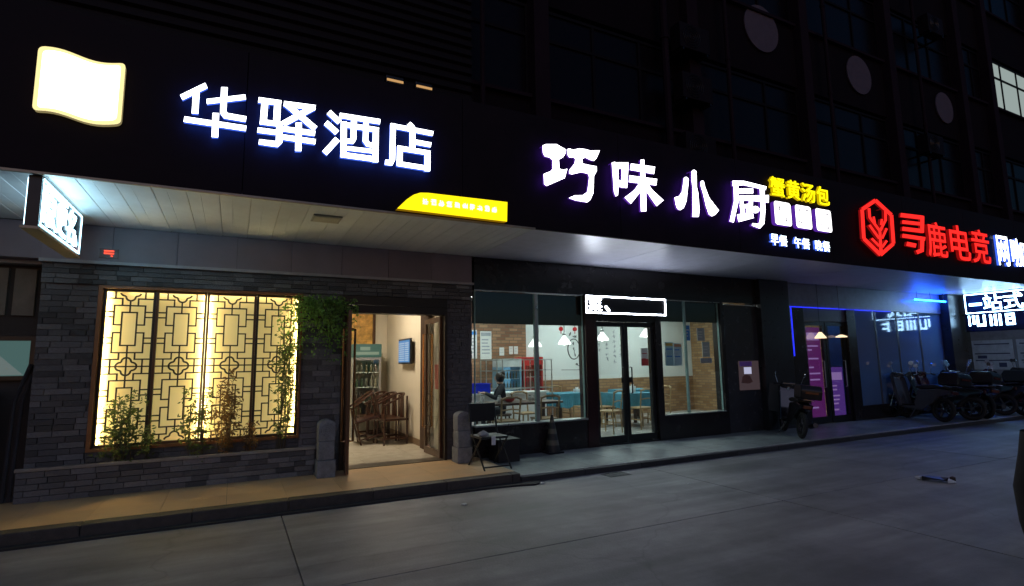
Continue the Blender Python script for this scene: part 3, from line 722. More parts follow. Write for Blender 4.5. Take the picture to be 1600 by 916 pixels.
for n, (X, Y) in enumerate(((4.9, 9.6), (4.9, 11.3), (7.6, 9.6), (7.6, 11.3), (10.2, 9.6), (10.2, 11.3))):
    t = thing('ceiling_light', 'square white ceiling light above ' + ['the bare dark table', 'the serving counter', 'the chair inside the door', 'the far teal table', 'the room behind the right window', 'the rightmost teal table'][n], 'lamp', (X, Y, 3.1), 0, 'restaurant ceiling lights')
    MB().box(X - .3, X + .3, Y - .3, Y + .3, 3.07, 3.099).build('housing', WHITE, t); MB().box(X - .27, X + .27, Y - .27, Y + .27, 3.06, 3.069).build('diffuser', emit('ceiling_light_white', (.88, 1, .98), 14), t)
# pendants
for n, (X, Y, z) in enumerate(((6.19, 11, 1.94), (6.99, 11, 2.0), (8.1, 11, 2.1), (9.48, 11, 2.2))):
    t = thing('pendant_lamp', ['leftmost of the white glass pendant lamps, behind the window mullion', 'white glass pendant lamp beside the drawn circle', 'white glass pendant lamp seen through the left door leaf', 'white glass pendant lamp seen through the right door leaf'][n], 'lamp', (X, Y, 3.1), 0, 'pendant lamps in the restaurant')
    MB().tube([(X, Y, z + .2), (X, Y, 3.1)], .008, 5).build('cord', BLACKMETAL, t)
    MB().lathe([(.03, .2), (.045, .16), (.10, .09), (.15, .02), (.155, -.02)], (X, Y, z), 18, cap=False).build('shade', emit('pendant_glass', (.95, 1, .97), 1.2), t, smooth=True)
    MB().lathe([(.015, -.03), (.045, -.01), (.05, .03), (.03, .08), (.02, .12)], (X, Y, z), 12).build('bulb', emit('pendant_bulb', (1, .98, .9), 9), t, smooth=True)
    MB().lathe([(.05, .19), (.05, .23), (.02, .26)], (X, Y, z), 10).build('cap', ALU, t)
# two red paper lanterns behind the window
for n, X in enumerate((5.46, 5.77)):
    t = thing('red_lantern', ['left of two small red lanterns near the window top', 'right of two small red lanterns near the window top'][n], 'lantern', (X, 8.7, 3.1), 0, 'small red lanterns')
    MB().lathe([(.012, -.04), (.034, -.03), (.044, 0), (.034, .03), (.012, .04)], (X, 8.7, 2.18), 12).build('paper_body', emit('lantern_red', (1, .02, .03), .25), t, smooth=True)
    MB().tube([(X, 8.7, 2.22), (X, 8.7, 3.1)], .004, 4).build('cord', BLACKMETAL, t); MB().tube([(X, 8.7, 2.14), (X, 8.7, 2.09)], .008, 5).build('tassel', mat('tassel_red', (.5, .02, .03), .8), t)
# wall notices
PAP = mat('white_paper', (.72, .72, .70), .6, var=.04); INK = mat('ink', (.02, .02, .022), .7); GREYP = mat('grey_print', (.35, .38, .42), .7)
def notice(lab, x0, x1, z0, z1, y=12.34, rows=4, head=None, paper=PAP, ink=GREYP, grp=None, name='wall_notice'):
    t = thing(name, lab, 'notice', ((x0 + x1) / 2, y, z0), 0, grp)
    MB().box(x0, x1, y - .012, y, z0, z1).build('sheet', paper, t)
    mb = MB(); W = x1 - x0; H = z1 - z0
    for k in range(rows):
        z = z1 - H * (.3 + .6 * k / max(rows, 1)); mb.box(x0 + W * .12, x0 + W * random.uniform(.6, .9), y - .015, y - .012, z - H * .025, z + H * .02)
    mb.build('printed_lines', ink, t)
    if head: MB().box(x0 + W * .06, x1 - W * .06, y - .0155, y - .0125, z1 - H * .17, z1 - H * .05).build('header_band', head, t)
    return t
PBLUE = mat('print_blue', (.02, .2, .62), .6); PYEL = mat('print_yellow', (.7, .5, .12), .6); PRED = mat('print_red', (.55, .05, .06), .6)
notice('tall white menu sheet at the left edge of the brick wall', 5.08, 5.31, 1.68, 2.38, 12.35, 5, PBLUE)
notice('tall white menu sheet on the brick wall, right of the other', 5.40, 5.70, 1.66, 2.35, 12.35, 5, GREYP)
notice('small single notice on the brick wall above the fridges', 5.92, 6.05, 1.75, 1.95, 12.35, 2)
notice('small pale notice left in the pair above the red fridge', 6.19, 6.30, 1.78, 1.98, 12.35, 2)
notice('small pale notice right in the pair above the red fridge', 6.33, 6.44, 1.78, 1.98, 12.35, 2)
# ink drawing on the plaster wall
t = thing('wall_drawing', 'black ink circle with brush writing on the pale wall', 'drawing', (8.16, 12.37, 1.3))
MB().tube([(8.16 + .19 * math.cos(a * R(15)), 12.375, 1.91 + .27 * math.sin(a * R(15))) for a in range(24)], .012, 5, closed=True).build('ring', INK, t)
mb = MB()
for (cx, cz, n) in ((8.16, 2.05, 3), (8.14, 1.9, 4), (8.17, 1.77, 3), (8.26, 1.52, 5), (8.36, 1.46, 4), (8.06, 2.32, 4), (8.2, 2.28, 4)):
    for k in range(n):
        a = random.uniform(0, 3.14); L = random.uniform(.02, .05); X = cx + random.uniform(-.04, .04); Z = cz + random.uniform(-.04, .04)
        mb.bar((X - L * math.cos(a), 12.376, Z - L * math.sin(a)), (X + L * math.cos(a), 12.376, Z + L * math.sin(a)), .012)
mb.bar((7.75, 12.376, 1.36), (8.45, 12.376, 1.35), .012); mb.build('brush_marks', INK, t)
t = thing('wall_calligraphy', 'columns of dark brush writing on the pale wall behind the left door', 'drawing', (9.3, 12.37, 1.6))
mb = MB()
for c, (X, za, zb) in enumerate(((9.0, 2.3, 1.75), (9.25, 2.2, 1.6), (9.52, 2.4, 1.5), (9.75, 2.3, 1.7))):
    z = za
    while z > zb:
        for k in range(4):
            a = random.choice((0, .2, 1.57, 1.2, 2.2)); L = random.uniform(.02, .045); Xc = X + random.uniform(-.025, .025); Z = z + random.uniform(-.03, .03)
            mb.bar((Xc - L * math.cos(a), 12.376, Z - L * math.sin(a)), (Xc + L * math.cos(a), 12.376, Z + L * math.sin(a)), .011)
        z -= .14
mb.build('brush_marks', GREYP, t)
# window stickers and posters
notice('blue and yellow poster pair left sheet on the right window', 7.44, 7.64, 1.46, 1.92, 8.10, 2, PYEL, mat('paper_cyan', (.35, .6, .68), .5), PBLUE, 'posters on the right window', 'window_poster')
notice('blue and orange poster pair right sheet on the right window', 7.655, 7.86, 1.46, 1.90, 8.10, 2, mat('print_orange', (.65, .33, .2), .5), mat('paper_blue', (.45, .62, .7), .5), PBLUE, 'posters on the right window', 'window_poster')
notice('pale sheet with red base on the right door leaf', 6.84, 7.0, 1.47, 1.80, 8.10, 2, None, PAP, PRED, None, 'window_poster')
MB().box(6.84, 7.0, 8.082, 8.087, 1.47, 1.60).build('red_band', PRED, bpy.data.objects['window_poster.002'])
for n, (a, b, z0, z1) in enumerate(((8.30, 8.50, 1.95, 2.2), (8.42, 8.62, 1.62, 1.93), (8.35, 8.66, 1.5, 1.6), (7.95, 8.1, 1.95, 2.25))):
    notice(['grey sheet high among papers on the right window', 'large grey sheet amid papers on the right window', 'wide low grey strip under papers on the right window', 'dark blue sheet near top of the right window'][n], a, b, z0, z1, 8.10, 3, None, [GREYP, mat('paper_dim', (.45, .5, .5), .5), GREYP, PBLUE][n], PAP, 'papers on the right window', 'window_notice')
# counter furniture
t = thing('steel_shelf_rack', 'thin steel shelf rack in front of the drinks coolers', 'shelf', (5.75, 11.1, .1))
for X in (4.95, 5.35, 6.05, 6.62):
    MB().tube([(X, 11.0, .1), (X, 11.0, 1.64)], .014, 6).build('post', ALU, t); MB().tube([(X, 11.3, .1), (X, 11.3, 1.64)], .014, 6).build('post', ALU, t)
for z in (.98, 1.38, 1.62):
    mb = MB(); mb.box(4.93, 6.64, 10.985, 11.01, z, z + .02); mb.box(4.93, 6.64, 11.29, 11.315, z, z + .02)
    for k in range(14): X = 4.96 + k * .128; mb.box(X, X + .012, 11.01, 11.29, z + .004, z + .014)
    mb.build('wire_shelf', ALU, t)
def cooler(lab, x0, x1, y0, y1, z1, body, glow, es, hd):
    t = thing('drinks_cooler', lab, 'fridge', ((x0 + x1) / 2, y1, .1), 0, 'coolers in the restaurant')
    mb = MB(); mb.box(x0, x0 + .04, y0, y1, .1, z1 - .2); mb.box(x1 - .04, x1, y0, y1, .1, z1 - .2); mb.box(x0 + .04, x1 - .04, y1 - .04, y1, .1, z1 - .2); mb.box(x0 + .04, x1 - .04, y0, y1 - .04, .1, .35); mb.build('cabinet', body, t)
    MB().box(x0, x1, y0 - .02, y1, z1 - .197, z1).build('header', hd, t, bevel=.01)
    MB().box(x0 + .05, x1 - .05, y1 - .06, y1 - .045, .36, z1 - .21).build('light_panel', glow, t)
    for k in range(4):
        z = .42 + k * (z1 - .65) / 4; sh = MB().box(x0 + .045, x1 - .045, y0 + .03, y1 - .07, z, z + .01).build('shelf', WHITE, t)
        for q in range(5):
            MB().lathe([(.025, 0), (.025, .12), (.01, .16), (.01, .19)], (x0 + .1 + q * (x1 - x0 - .2) / 4, y0 + .08, z + .01), 8).build('bottle', mat('bottle_%d' % ((k + q) % 4), (.4, .3, .1), .3), sh)
    MB().box(x0 + .04, x1 - .04, y0 - .004, y0 + .004, .36, z1 - .21).build('door_glass', GLASS, t)
cooler('blue lit drinks cooler against the brick wall', 5.70, 6.22, 11.75, 12.3, 1.66, mat('cooler_blue', (.2, .38, .5), .4), emit('cooler_glow', (.25, .62, .95), .25), 1, mat('cooler_head', (.5, .55, .55), .4))
cooler('red drinks cooler against the brick wall', 6.30, 6.82, 11.75, 12.3, 1.70, mat('cooler_red', (.5, .03, .03), .4), emit('cooler_glow_red', (.6, .05, .05), .17), 1, MATS['cooler_red'])
t = thing('serving_counter', 'long white serving counter before the coolers', 'counter', (5.6, 10.8, .1))
MB().box(4.2, 6.2, 10.55, 10.95, .1, .90).build('body', WHITE, t, bevel=.01); MB().box(4.15, 6.25, 10.5, 11.0, .902, .94).build('worktop', RWALL, t, bevel=.006)
t = thing('blue_crate', 'bright blue plastic crate on the white counter', 'crate', (4.55, 10.72, .94))
mb = MB(); mb.box(4.3, 4.84, 10.55, 10.57, .941, 1.14); mb.box(4.3, 4.84, 10.87, 10.89, .941, 1.14); mb.box(4.3, 4.32, 10.57, 10.87, .941, 1.14); mb.box(4.82, 4.84, 10.57, 10.87, .941, 1.14); mb.box(4.32, 4.82, 10.57, 10.87, .941, .95); mb.build('shell', mat('blue_plastic', (.01, .03, .6), .35), t)
mb = MB()
for k in range(5): mb.box(4.33 + k * .11, 4.35 + k * .11, 10.54, 10.549, .95, 1.12)
mb.box(4.29, 4.85, 10.535, 10.549, 1.12, 1.14); mb.build('rib', MATS['blue_plastic'], t)
# tables and chairs
PALEW = mat('pale_wood', (.36, .24, .11), .45, var=.25, stretch=(4, 4, 1)); DARKW = mat('dark_table_wood', (.07, .04, .02), .35, var=.3)
CLOTH = mat('teal_cloth', (.05, .22, .30), .8, var=.15, scale=10, bump=.1)
def table(lab, X, Y, W, D, cloth):
    t = thing('dining_table', lab, 'table', (X, Y, .1), 0, 'restaurant tables')
    MB().box(X - W / 2, X + W / 2, Y - D / 2, Y + D / 2, .79, .83).build('tabletop', DARKW, t, bevel=.006)
    for sx in (-1, 1):
        for sy in (-1, 1): MB().box(X + sx * (W / 2 - .07) - .03, X + sx * (W / 2 - .07) + .03, Y + sy * (D / 2 - .07) - .03, Y + sy * (D / 2 - .07) + .03, .1, .79).build('leg', DARKW, t)
    if cloth:
        c = MB(); n = 96; top = []; bot = []; P = 2 * (W + D)
        for k in range(n):
            d = P * k / n
            if d < W: p = (-W / 2 + d, -D / 2)
            elif d < W + D: p = (W / 2, -D / 2 + d - W)
            elif d < 2 * W + D: p = (W / 2 - (d - W - D), D / 2)
            else: p = (-W / 2, D / 2 - (d - 2 * W - D))
            q = 1.02; wv = .018 * math.sin(k * 1.1) + .012 * math.sin(k * .47 + X)
            nx = p[0] / (W / 2); ny = p[1] / (D / 2); nx = nx if abs(nx) > .999 else 0; ny = ny if abs(ny) > .999 else 0
            top.append((X + p[0] * 1.012, Y + p[1] * 1.012, .836)); bot.append((X + p[0] * 1.02 + nx * (.025 + wv), Y + p[1] * 1.02 + ny * (.025 + wv), .52 + .02 * math.sin(k * .9)))
        c.v = top + bot + [(X, Y, .838)]
        for k in range(n):
            c.f.append((k, n + k, n + (k + 1) % n, (k + 1) % n)); c.m.append(0); c.f.append((k, (k + 1) % n, 2 * n)); c.m.append(0)
        o = c.build('tablecloth', CLOTH, None, org=(X, Y, .836)); tag(o, 'teal cloth draped over the ' + lab.replace('table ', 'table ', 1), 'tablecloth', 'teal tablecloths')
def chair(lab, X, Y, rz):
    t = thing('dining_chair', lab, 'chair', (X, Y, .1), rz, 'pale wooden restaurant chairs', local=True)
    MB().box(-.2, .2, -.2, .2, .43, .46).build('seat', PALEW, t, bevel=.01)
    for sx in (-1, 1):
        MB().tube([(sx * .19, -.19, 0), (sx * .17, -.17, .43)], .016, 6).build('leg', PALEW, t)
        MB().tube([(sx * .19, .2, 0), (sx * .175, .18, .43), (sx * .185, .24, .85)], .016, 6).build('leg', PALEW, t)
    MB().tube([(-.2, .235, .82), (-.1, .265, .86), (.1, .265, .86), (.2, .235, .82)], .022, 6).build('back_rail', PALEW, t)
    MB().tube([(-.18, .215, .64), (0, .235, .66), (.18, .215, .64)], .014, 6).build('back_slat', PALEW, t)
    mb = MB(); mb.bar((-.18, -.18, .2), (-.18, .19, .2), .02); mb.bar((.18, -.18, .2), (.18, .19, .2), .02); mb.build('stretcher', PALEW, t)
    return t
table('dark bare wooden table right behind the left window', 4.85, 9.35, 1.6, .72, False)
table('table on the far side seen through the left window', 7.3, 11.2, 1.25, .8, True)
table('table behind the door leaves', 8.25, 10.25, 1.0, .8, True)
table('table farthest right behind the door', 9.35, 11.45, 1.0, .8, True)
for lab, X, Y, rz in (('pale wooden chair at the left end of the bare dark table, window side', 4.35, 8.85, R(180)), ('pale wooden chair at the right end of the bare dark table, window side', 5.15, 8.85, R(178)), ('pale wooden chair facing the window at the bare table\'s far right', 5.35, 9.95, R(5)),
                      ('pale wooden chair left of the far teal table', 6.42, 11.7, R(92)), ('pale wooden chair in front of the far teal table', 7.25, 10.62, R(183)), ('pale wooden chair behind the far teal table', 7.35, 11.85, R(0)),
                      ('pale wooden chair seen through the left door leaf', 6.98, 9.35, R(205)), ('pale wooden chair seen through the right door leaf', 8.05, 9.6, R(180)), ('pale wooden chair left of the teal table behind the door', 7.55, 10.3, R(90)), ('pale wooden chair behind the right window', 9.0, 10.1, R(-90)), ('pale wooden chair by the rightmost teal table', 9.4, 10.85, R(180))):
    chair(lab, X, Y, rz)
t = thing('red_bowl', 'red bowl on the dark bare table', 'bowl', (4.68, 9.35, .83)); MB().lathe([(.05, .001), (.09, .03), (.115, .07), (.105, .07), (.05, .015)], (4.68, 9.35, .83), 20).build('bowl', mat('red_plastic', (.55, .06, .04), .3), t, smooth=True)
for n, (X, Y, h, c) in enumerate(((4.4, 9.2, .14, (.5, .5, .48)), (4.52, 9.45, .1, (.25, .3, .3)), (4.1, 9.3, .16, (.7, .7, .7)), (5.1, 9.3, .12, (.55, .6, .6)), (5.3, 9.5, .09, (.6, .6, .55)))):
    t = thing('condiment_jar', ['pale jar left of the red bowl', 'short grey jar just left of the red bowl', 'white bottle at the left end of the bare table', 'clear jar right of the red bowl', 'small pale jar at the right end of the bare table'][n], 'jar', (X, Y, .83), 0, 'jars on the bare table')
    MB().lathe([(.035, .001), (.038, h * .7), (.025, h * .8)], (X, Y, .83), 12).build('body', mat('jar_%d' % n, c, .3), t, smooth=True); MB().lathe([(.027, h * .8), (.027, h)], (X, Y, .83), 12).build('lid', ALU, t)
for n, (X, Y) in enumerate(((7.4, 11.15), (8.3, 10.2), (9.3, 11.4))):
    t = thing('tissue_box', ['pale tissue box on the far teal table', 'pale tissue box on the teal table behind the door', 'pale tissue box on the rightmost teal table'][n], 'tissue box', (X, Y, .84), 0, 'tissue boxes'); MB().box(X - .07, X + .07, Y - .05, Y + .05, .8405, .92).build('carton', PAP, t, bevel=.006); MB().prism([(X - .03, .92), (X + .03, .92), (X + .045, .96), (X, .945), (X - .04, .965)], 'y', Y - .012, Y + .012).build('tissue', WHITE, t)
# ------------------------------------------------------------------ people
SKIN = mat('skin', (.50, .30, .21), .5, var=.08); HAIR = mat('black_hair', (.008, .006, .006), .45, var=.3, stretch=(1, 1, 6))
def figure(name, label, cat, J, E, rad, loc, rz, paint, mats, hair):
    me = bpy.data.meshes.new(name); keys = list(J); idx = {k: i for i, k in enumerate(keys)}
    me.from_pydata([J[k] for k in keys], [(idx[a], idx[b]) for a, b in E], [])
    ob = bpy.data.objects.new('tmp', me); col.objects.link(ob)
    md = ob.modifiers.new('skin', 'SKIN'); md.use_smooth_shade = True
    for k in keys:
        r = rad[k]; r = (r, r) if not isinstance(r, tuple) else r
        me.skin_vertices[0].data[idx[k]].radius = r
    me.skin_vertices[0].data[idx['pelvis']].use_root = True
    ss = ob.modifiers.new('sub', 'SUBSURF'); ss.levels = 2; ss.render_levels = 2
    dg = bpy.context.evaluated_depsgraph_get(); dg.update()
    m2 = bpy.data.meshes.new_from_object(ob.evaluated_get(dg)); bpy.data.objects.remove(ob)
    m2.name = name; m2.materials.clear()
    for mm in mats: m2.materials.append(mm)
    for p in m2.polygons: p.material_index = paint(p.center); p.use_smooth = True
    t = thing(name, label, cat, loc, rz, None, local=True)
    b = bpy.data.objects.new('body', m2); col.objects.link(b); b.parent = t
    hair(t)
    return t
def hand(J, E, rad, side, wrist, d, sp):
    """palm and five bent fingers continuing from the wrist along d, spread along sp"""
    w_ = Vector(J[wrist]); d = Vector(d).normalized(); sp = Vector(sp).normalized(); nrm = d.cross(sp)
    pm = 'palm' + side; J[pm] = tuple(w_ + d * .05); rad[pm] = (.034, .018); E.append((wrist, pm))
    for k, (o_, L) in enumerate(((-.028, .065), (-.010, .078), (.009, .073), (.027, .058))):
        a, b, c = pm + 'a%d' % k, pm + 'b%d' % k, pm + 'c%d' % k
        J[a] = tuple(w_ + d * .092 + sp * o_); J[b] = tuple(w_ + d * (.092 + L * .5) + sp * o_ * 1.1 + nrm * .010); J[c] = tuple(w_ + d * (.092 + L * .85) + sp * o_ * 1.1 + nrm * .03)
        rad[a] = rad[b] = .0092; rad[c] = .0075; E += [(pm, a), (a, b), (b, c)]
    a, b = pm + 'ta', pm + 'tb'; J[a] = tuple(w_ + d * .05 - sp * .045 + nrm * .012); J[b] = tuple(w_ + d * .085 - sp * .058 + nrm * .022); rad[a] = .0105; rad[b] = .009; E += [(pm, a), (a, b)]
# seated diner with a bun, back half turned to the window
J = dict(pelvis=(0, 0, .53), waist=(0, -.02, .68), chest=(0, -.05, .86), neck0=(0, -.05, 1.02), neck=(0, -.07, 1.07), head=(0, -.09, 1.15), crown=(0, -.08, 1.22), nose=(0, -.185, 1.145),
         shL=(.15, -.05, .97), elL=(.24, -.16, .76), wrL=(.12, -.36, .86), shR=(-.15, -.05, .97), elR=(-.25, -.17, .76), wrR=(-.13, -.37, .86),
         hipL=(.09, -.02, .5), knL=(.12, -.42, .5), anL=(.12, -.40, .1), toL=(.12, -.52, .045), hipR=(-.09, -.02, .5), knR=(-.12, -.42, .5), anR=(-.12, -.40, .1), toR=(-.12, -.52, .045))
E = [('pelvis', 'waist'), ('waist', 'chest'), ('chest', 'neck0'), ('neck0', 'neck'), ('neck', 'head'), ('head', 'crown'), ('head', 'nose'), ('chest', 'shL'), ('shL', 'elL'), ('elL', 'wrL'), ('chest', 'shR'), ('shR', 'elR'), ('elR', 'wrR'),
     ('pelvis', 'hipL'), ('hipL', 'knL'), ('knL', 'anL'), ('anL', 'toL'), ('pelvis', 'hipR'), ('hipR', 'knR'), ('knR', 'anR'), ('anR', 'toR')]
rad = dict(pelvis=(.15, .11), waist=(.14, .10), chest=(.16, .11), neck0=.07, neck=.05, head=(.078, .088), crown=(.06, .07), nose=.016, shL=.07, elL=.052, wrL=.03, shR=.07, elR=.052, wrR=.03, hipL=.085, knL=.062, anL=.04, toL=.035, hipR=.085, knR=.062, anR=.04, toR=.035)
hand(J, E, rad, 'L', 'wrL', (-.2, -1, .05), (1, -.2, 0)); hand(J, E, rad, 'R', 'wrR', (.2, -1, .05), (-1, -.2, 0))
BLACKC = mat('black_jacket', (.010, .010, .012), .8, bump=.15, bscale=30)
def pt1(c): return 1 if (c.z > 1.05 or c.y < -.375 and c.z > .8) else 0
def hair1(t):
    MB().lathe([(.01, -.10), (.075, -.07), (.098, 0), (.09, .06), (.055, .10), (.01, .115)], (0, -.065, 1.16), 16).build('hair', HAIR, t, smooth=True)
    MB().lathe([(.01, -.05), (.04, -.03), (.05, 0), (.04, .03), (.01, .05)], (0, .0, 1.25), 12).build('hair_bun', HAIR, t, smooth=True)
figure('person', 'person in black jacket with hair in a bun seated behind the table', 'person', J, E, rad, (4.93, 10.12, .1), R(-112), pt1, [BLACKC, SKIN], hair1)
t = thing('dining_stool', 'dark stool under the seated person in black', 'stool', (4.93, 10.12, .1)); MB().lathe([(.16, .40), (.17, .42), (.17, .44), (.15, .45)], (4.93, 10.12, .1), 18).build('seat', DARKW, t)
for k in range(4): a = R(45 + 90 * k); MB().tube([(4.93 + .17 * math.cos(a), 10.12 + .17 * math.sin(a), .1), (4.93 + .12 * math.cos(a), 10.12 + .12 * math.sin(a), .5)], .016, 6).build('leg', DARKW, t)
# standing passer-by in a long dark coat at the right edge
J = dict(pelvis=(0, 0, .92), waist=(0, .01, 1.08), chest=(0, .01, 1.27), neck0=(0, .01, 1.42), neck=(0, -.01, 1.48), head=(0, -.025, 1.57), crown=(0, -.015, 1.65), nose=(0, -.125, 1.56), chin=(0, -.09, 1.50),
         shL=(.17, .01, 1.36), elL=(.235, .03, 1.09), wrL=(.235, -.06, .86), shR=(-.17, .01, 1.36), elR=(-.235, .03, 1.09), wrR=(-.235, -.05, .86),
         hipL=(.09, 0, .88), knL=(.10, -.05, .48), anL=(.10, .0, .09), toL=(.11, -.15, .04), hipR=(-.09, 0, .88), knR=(-.10, .03, .48), anR=(-.10, .05, .09), toR=(-.11, -.10, .04))
E = [('pelvis', 'waist'), ('waist', 'chest'), ('chest', 'neck0'), ('neck0', 'neck'), ('neck', 'head'), ('head', 'crown'), ('head', 'nose'), ('head', 'chin'), ('chest', 'shL'), ('shL', 'elL'), ('elL', 'wrL'), ('chest', 'shR'), ('shR', 'elR'), ('elR', 'wrR'),
     ('pelvis', 'hipL'), ('hipL', 'knL'), ('knL', 'anL'), ('anL', 'toL'), ('pelvis', 'hipR'), ('hipR', 'knR'), ('knR', 'anR'), ('anR', 'toR')]
rad = dict(pelvis=(.16, .12), waist=(.14, .11), chest=(.17, .12), neck0=.075, neck=.055, head=(.078, .09), crown=(.06, .07), nose=.017, chin=.03, shL=.075, elL=.056, wrL=.034, shR=.075, elR=.056, wrR=.034, hipL=.09, knL=.07, anL=.05, toL=.042, hipR=.09, knR=.07, anR=.05, toR=.042)
hand(J, E, rad, 'L', 'wrL', (0, -.25, -1), (0, 1, -.2)); hand(J, E, rad, 'R', 'wrR', (0, -.25, -1), (0, 1, -.2))
COAT = mat('dark_coat', (.010, .008, .011), .85, bump=.15, bscale=25)
def pt2(c): return 1 if (c.z > 1.47 or (abs(c.x) > .18 and c.z < .84)) else 0
def hair2(t):
    MB().lathe([(.02, -.11), (.085, -.06), (.1, 0), (.09, .06), (.055, .095), (.01, .11)], (0, .015, 1.60), 16).build('hair', HAIR, t, smooth=True)
    c = MB(); n = 40; prof = [(1.0, .17, .135), (.85, .20, .16), (.6, .22, .215), (.35, .22, .205), (.03, .20, .15)]
    for (z, a, b) in prof:
        for k in range(n):
            th = 2 * math.pi * k / n; q = 1 + (.035 * math.sin(th * 7) + .02 * math.sin(th * 11 + 1)) * (1.0 - z) * 1.2
            c.v.append((a * q * math.cos(th), b * q * math.sin(th) + .08, z + (.02 * math.sin(th * 5) if z < .2 else 0)))
    for r in range(len(prof) - 1):
        for k in range(n): c.f.append((r * n + k, r * n + (k + 1) % n, (r + 1) * n + (k + 1) % n, (r + 1) * n + k)); c.m.append(0)
    c.build('coat_skirt', COAT, t, smooth=True)
figure('person', 'person in long dark coat cut off by the right edge of view', 'person', J, E, rad, (5.33, 1.795, 0), R(22), pt2, [COAT, SKIN], hair2)

# ------------------------------------------------------------------ internet cafe storefront
ic = thing('cafe_storefront', 'dark glass internet cafe front edged with blue light', 'storefront', (14.2, 8.05, .09))
def ipart(name, m, *b, bevel=.003):
    mb = MB()
    for q in b: mb.box(*q)
    return mb.build(name, m, ic, bevel=bevel)
DWALL = mat('dark_blue_wall', (.14, .17, .24), .35, var=.2)
ipart('header_panel', DWALL, (10.935, 17.45, 8.02, 8.2, 2.74, 3.274)); ipart('pier', BP, (10.935, 11.55, 8.02, 8.2, .088, 2.738))
ipart('pier', BP, (13.12, 13.45, 8.0, 8.2, .088, 2.738)); ipart('stall_riser', BP, (13.452, 17.45, 8.02, 8.2, .088, .42)); ipart('door_head', mat('door_head_grey', (.06, .06, .08), .4), (11.552, 13.118, 8.04, 8.2, 2.42, 2.738))
BLED = emit('blue_led_tube', (.02, .03, 1.0), .7)
ipart('led_tube', BLED, (11.05, 15.0, 8.0, 8.015, 2.715, 2.735), bevel=0); ipart('led_tube', BLED, (11.10, 11.125, 8.0, 8.015, 1.62, 2.71), bevel=0)
CG = film('cafe_glass', (.13, .24, .42), .5)
for a, b in ((13.455, 14.35), (14.37, 15.3), (15.32, 16.35), (16.37, 17.44)):
    wd = group_part('shop_window', ic); MB().box(a, b, 8.06, 8.07, .425, 2.735).build('pane', CG, wd)
    for e0 in (a, b - .02): MB().box(e0, e0 + .02, 8.05, 8.10, .425, 2.735).build('edge_seal', mat('seal_dark', (.08, .09, .11), .4), wd)
for (a, b, ang) in ((11.56, 12.32, 0), (12.36, 13.11, 0)):
    dr = group_part('door', ic); f = MB(); f.box(a, a + .08, 8.06, 8.12, .1, 2.41); f.box(b - .08, b, 8.06, 8.12, .1, 2.41); f.box(a + .08, b - .08, 8.061, 8.119, .1, .24); f.box(a + .08, b - .08, 8.061, 8.119, 2.32, 2.41); f.build('frame', BLACKMETAL, dr)
    MB().box(a + .08, b - .08, 8.085, 8.093, .24, 2.32).build('glass', GLASS, dr); MB().tube([(b - .16, 8.06, .9), (b - .16, 8.02, .9), (b - .16, 8.02, 1.5), (b - .16, 8.06, 1.5)], .012, 6).build('handle', ALU, dr)
ipart('column', mat('dark_column', (.016, .015, .018), .3), (17.455, 18.45, 7.82, 8.3, .0, 3.274), bevel=.01)
# cafe room
CW = mat('cafe_wall', (.22, .25, .34), .7)
structure(MB().box(12.56, 18.4, 8.2, 12.6, .04, .1).build('cafe_floor', mat('cafe_tile', (.15, .15, .18), .3)))
structure(MB().box(12.56, 18.4, 9.6, 9.7, .1, 3.2).build('cafe_back_wall', CW)); structure(MB().box(18.45, 18.55, 8.3, 14, .0, 3.27).build('cafe_end_wall', CW))
structure(MB().box(10.95, 18.4, 8.2, 9.7, 3.2, 3.26).build('cafe_ceiling', CW)); structure(MB().box(10.95, 12.56, 8.2, 8.215, .04, .1).build('cafe_doormat', mat('cafe_tile2', (.15, .15, .18), .3)))
for n, X in enumerate((14.2, 15.5, 16.8)):
    t = thing('blue_ceiling_tube', ['blue ceiling tube inside the cafe nearest the door', 'blue ceiling tube in the middle of the cafe room', 'blue ceiling tube inside the cafe nearest the column'][n], 'lamp', (X, 9.0, 3.2), 0, 'blue tubes on the cafe ceiling')
    MB().box(X - .5, X + .5, 8.96, 9.04, 3.16, 3.199).build('housing', BLACKMETAL, t); MB().box(X - .48, X + .48, 8.98, 9.02, 3.13, 3.159).build('tube', emit('blue_room_tube', (.06, .30, 1.0), 8), t)
def banner(lab, x0, x1, z0, z1, y, e, c):
    t = thing('display_banner', lab, 'banner', ((x0 + x1) / 2, y, .1), 0, 'purple banners behind the cafe door')
    MB().box(x0, x1, y, y + .012, z0, z1).build('glow_sheet', e, t)  # sheet emits by itself in place of purple light falling on it
    mb = MB(); W = x1 - x0; z = z1 - .45
    mb.box(x0 + W * .1, x1 - W * .1, y - .004, y - .001, z1 - .3, z1 - .12)
    while z > z0 + .2:
        mb.box(x0 + W * .12, x0 + W * random.uniform(.35, .85), y - .004, y - .001, z, z + .035); z -= random.choice((.09, .14, .2))
    mb.build('printed_lines', c, t); MB().box(x0, x1, y - .05, y + .06, .1, .14).build('foot', BLACKMETAL, t)
PUR = emit('purple_print_glow', (.55, .3, .8), .2)  # banner print emits too, standing in for the purple light
banner('magenta glowing banner behind the left cafe door leaf', 11.70, 12.24, .15, 2.28, 8.135, emit('magenta_glow_sheet', (.24, .025, .27), .15), PUR)
banner('violet glowing banner low behind the right cafe door leaf', 12.5, 12.98, .15, 1.35, 8.135, emit('violet_glow_sheet', (.18, .06, .46), .17), PUR)
